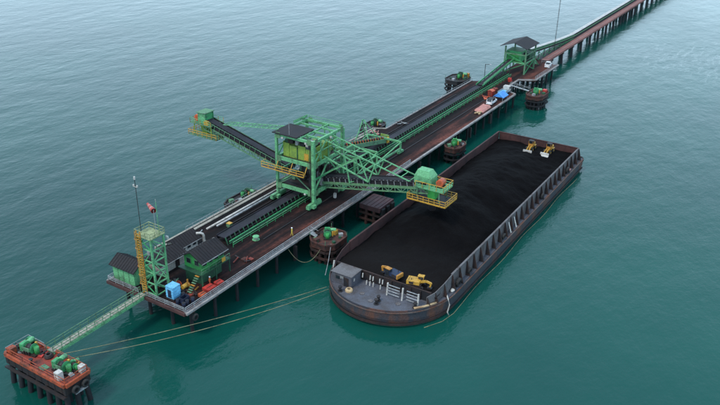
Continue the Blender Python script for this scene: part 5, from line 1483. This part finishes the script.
# ------------------------------------------------------------------ people
def person(label, loc, rz, shirt, stride):
    t = thing('person', label, 'person', (0, 0, 0))
    bm = bmesh.new()
    joints = {'pelvis': (0, 0, .95, .15), 'chest': (0, 0, 1.3, .17), 'neck': (0, 0, 1.48, .07), 'head': (0, .02, 1.62, .105), 'top': (0, .01, 1.72, .08),
              'hl': (.1, 0, .9, .1), 'kl': (.11, stride * .5, .5, .075), 'al': (.11, stride, .07, .05), 'fl': (.11, stride + .16, .04, .045),
              'hr': (-.1, 0, .9, .1), 'kr': (-.11, -stride * .3, .5, .075), 'ar': (-.11, -stride, .08, .05), 'fr': (-.11, -stride + .16, .04, .045),
              'sl': (.2, 0, 1.4, .07), 'el': (.27, -.05, 1.13, .05), 'wl': (.28, .08, .9, .04), 'sr': (-.2, 0, 1.4, .07), 'er': (-.27, .02, 1.13, .05), 'wr': (-.27, .16, .92, .04)}
    names = list(joints)
    edges = [('pelvis', 'chest'), ('chest', 'neck'), ('neck', 'head'), ('head', 'top'), ('pelvis', 'hl'), ('hl', 'kl'), ('kl', 'al'), ('al', 'fl'), ('pelvis', 'hr'), ('hr', 'kr'), ('kr', 'ar'), ('ar', 'fr'), ('chest', 'sl'), ('sl', 'el'), ('el', 'wl'), ('chest', 'sr'), ('sr', 'er'), ('er', 'wr')]
    me = bpy.data.meshes.new('body')
    me.from_pydata([joints[k][:3] for k in names], [(names.index(a), names.index(b)) for a, b in edges], [])
    me.materials.append(shirt)
    o = link('body', me, t, Matrix.Identity(4))
    o.modifiers.new('skin', 'SKIN'); o.modifiers.new('sub', 'SUBSURF').levels = 1
    o.modifiers['sub'].render_levels = 1
    for i, k in enumerate(names):
        me.skin_vertices[0].data[i].radius = (joints[k][3],) * 2
        me.skin_vertices[0].data[i].use_root = k == 'pelvis'
    bm = bmesh.new()
    bmesh.ops.create_uvsphere(bm, u_segments=10, v_segments=6, radius=.15, matrix=T((0, .01, 1.7)) @ Matrix.Diagonal((1, 1.1, .75, 1)))
    fin(bm, 'hard_hat', WHITECLEAN, t, smooth=True)
    t.matrix_basis = T(loc) @ Matrix.Rotation(rz, 4, 'Z')
person('person in yellow work clothes walking in the lane near the front edge of the jetty', (102.5, 79.1, D), R(40), SKIN, .2)
person('person in an orange work shirt standing by the red crates below the control house', (79.9, 80.0, D), R(200), mat('orange_clothes', (.5, .12, .04), (.42, .1, .03), .8), .05)

# ------------------------------------------------------------------ mooring lines
def line(label, a, b, sag, m_=ROPE, r=.055):
    a, b = Vector(a), Vector(b)
    pts = [a.lerp(b, k / 24) - Vector((0, 0, sag * 4 * (k / 24) * (1 - k / 24))) for k in range(25)]
    tag(tube('mooring_line', m_, None, pts, r, 6, origin=a), label, 'rope', 'mooring lines')
line('upper of the two long pale mooring lines from the red dolphin to the barge bow', (52.6, 84.2, D + .8), (93.0, 64.3, BZ + .3), 0.7)
line('lower of the two long pale mooring lines from the red dolphin to the barge bow', (52.6, 82.4, D + .8), (92.6, 63.6, BZ + .3), 1.3)
line('thin rope looping from the jetty edge towards the eight-sided dolphin', (98.5, 77.0, D - .6), (104.0, 73.0, DZ - .5), 3.2, ROPE, .06)
line('short rope from the eight-sided dolphin to the left shoulder of the barge bow', (105.2, 71.6, DZ), (96.2, 66.8, BZ + .3), .5, GALV, .07)
pts = [(96.0 + 3.4 * k, 43.75 - 0.2 * math.sin(k * .9) + max(0, 2 - k) ** 2 * .55, 0.06) for k in range(24)]
tag(tube('floating_line', ROPE, None, pts, .06, 6, origin=pts[0]), 'pale yellow green rope floating on the water along the right side of the barge', 'rope')
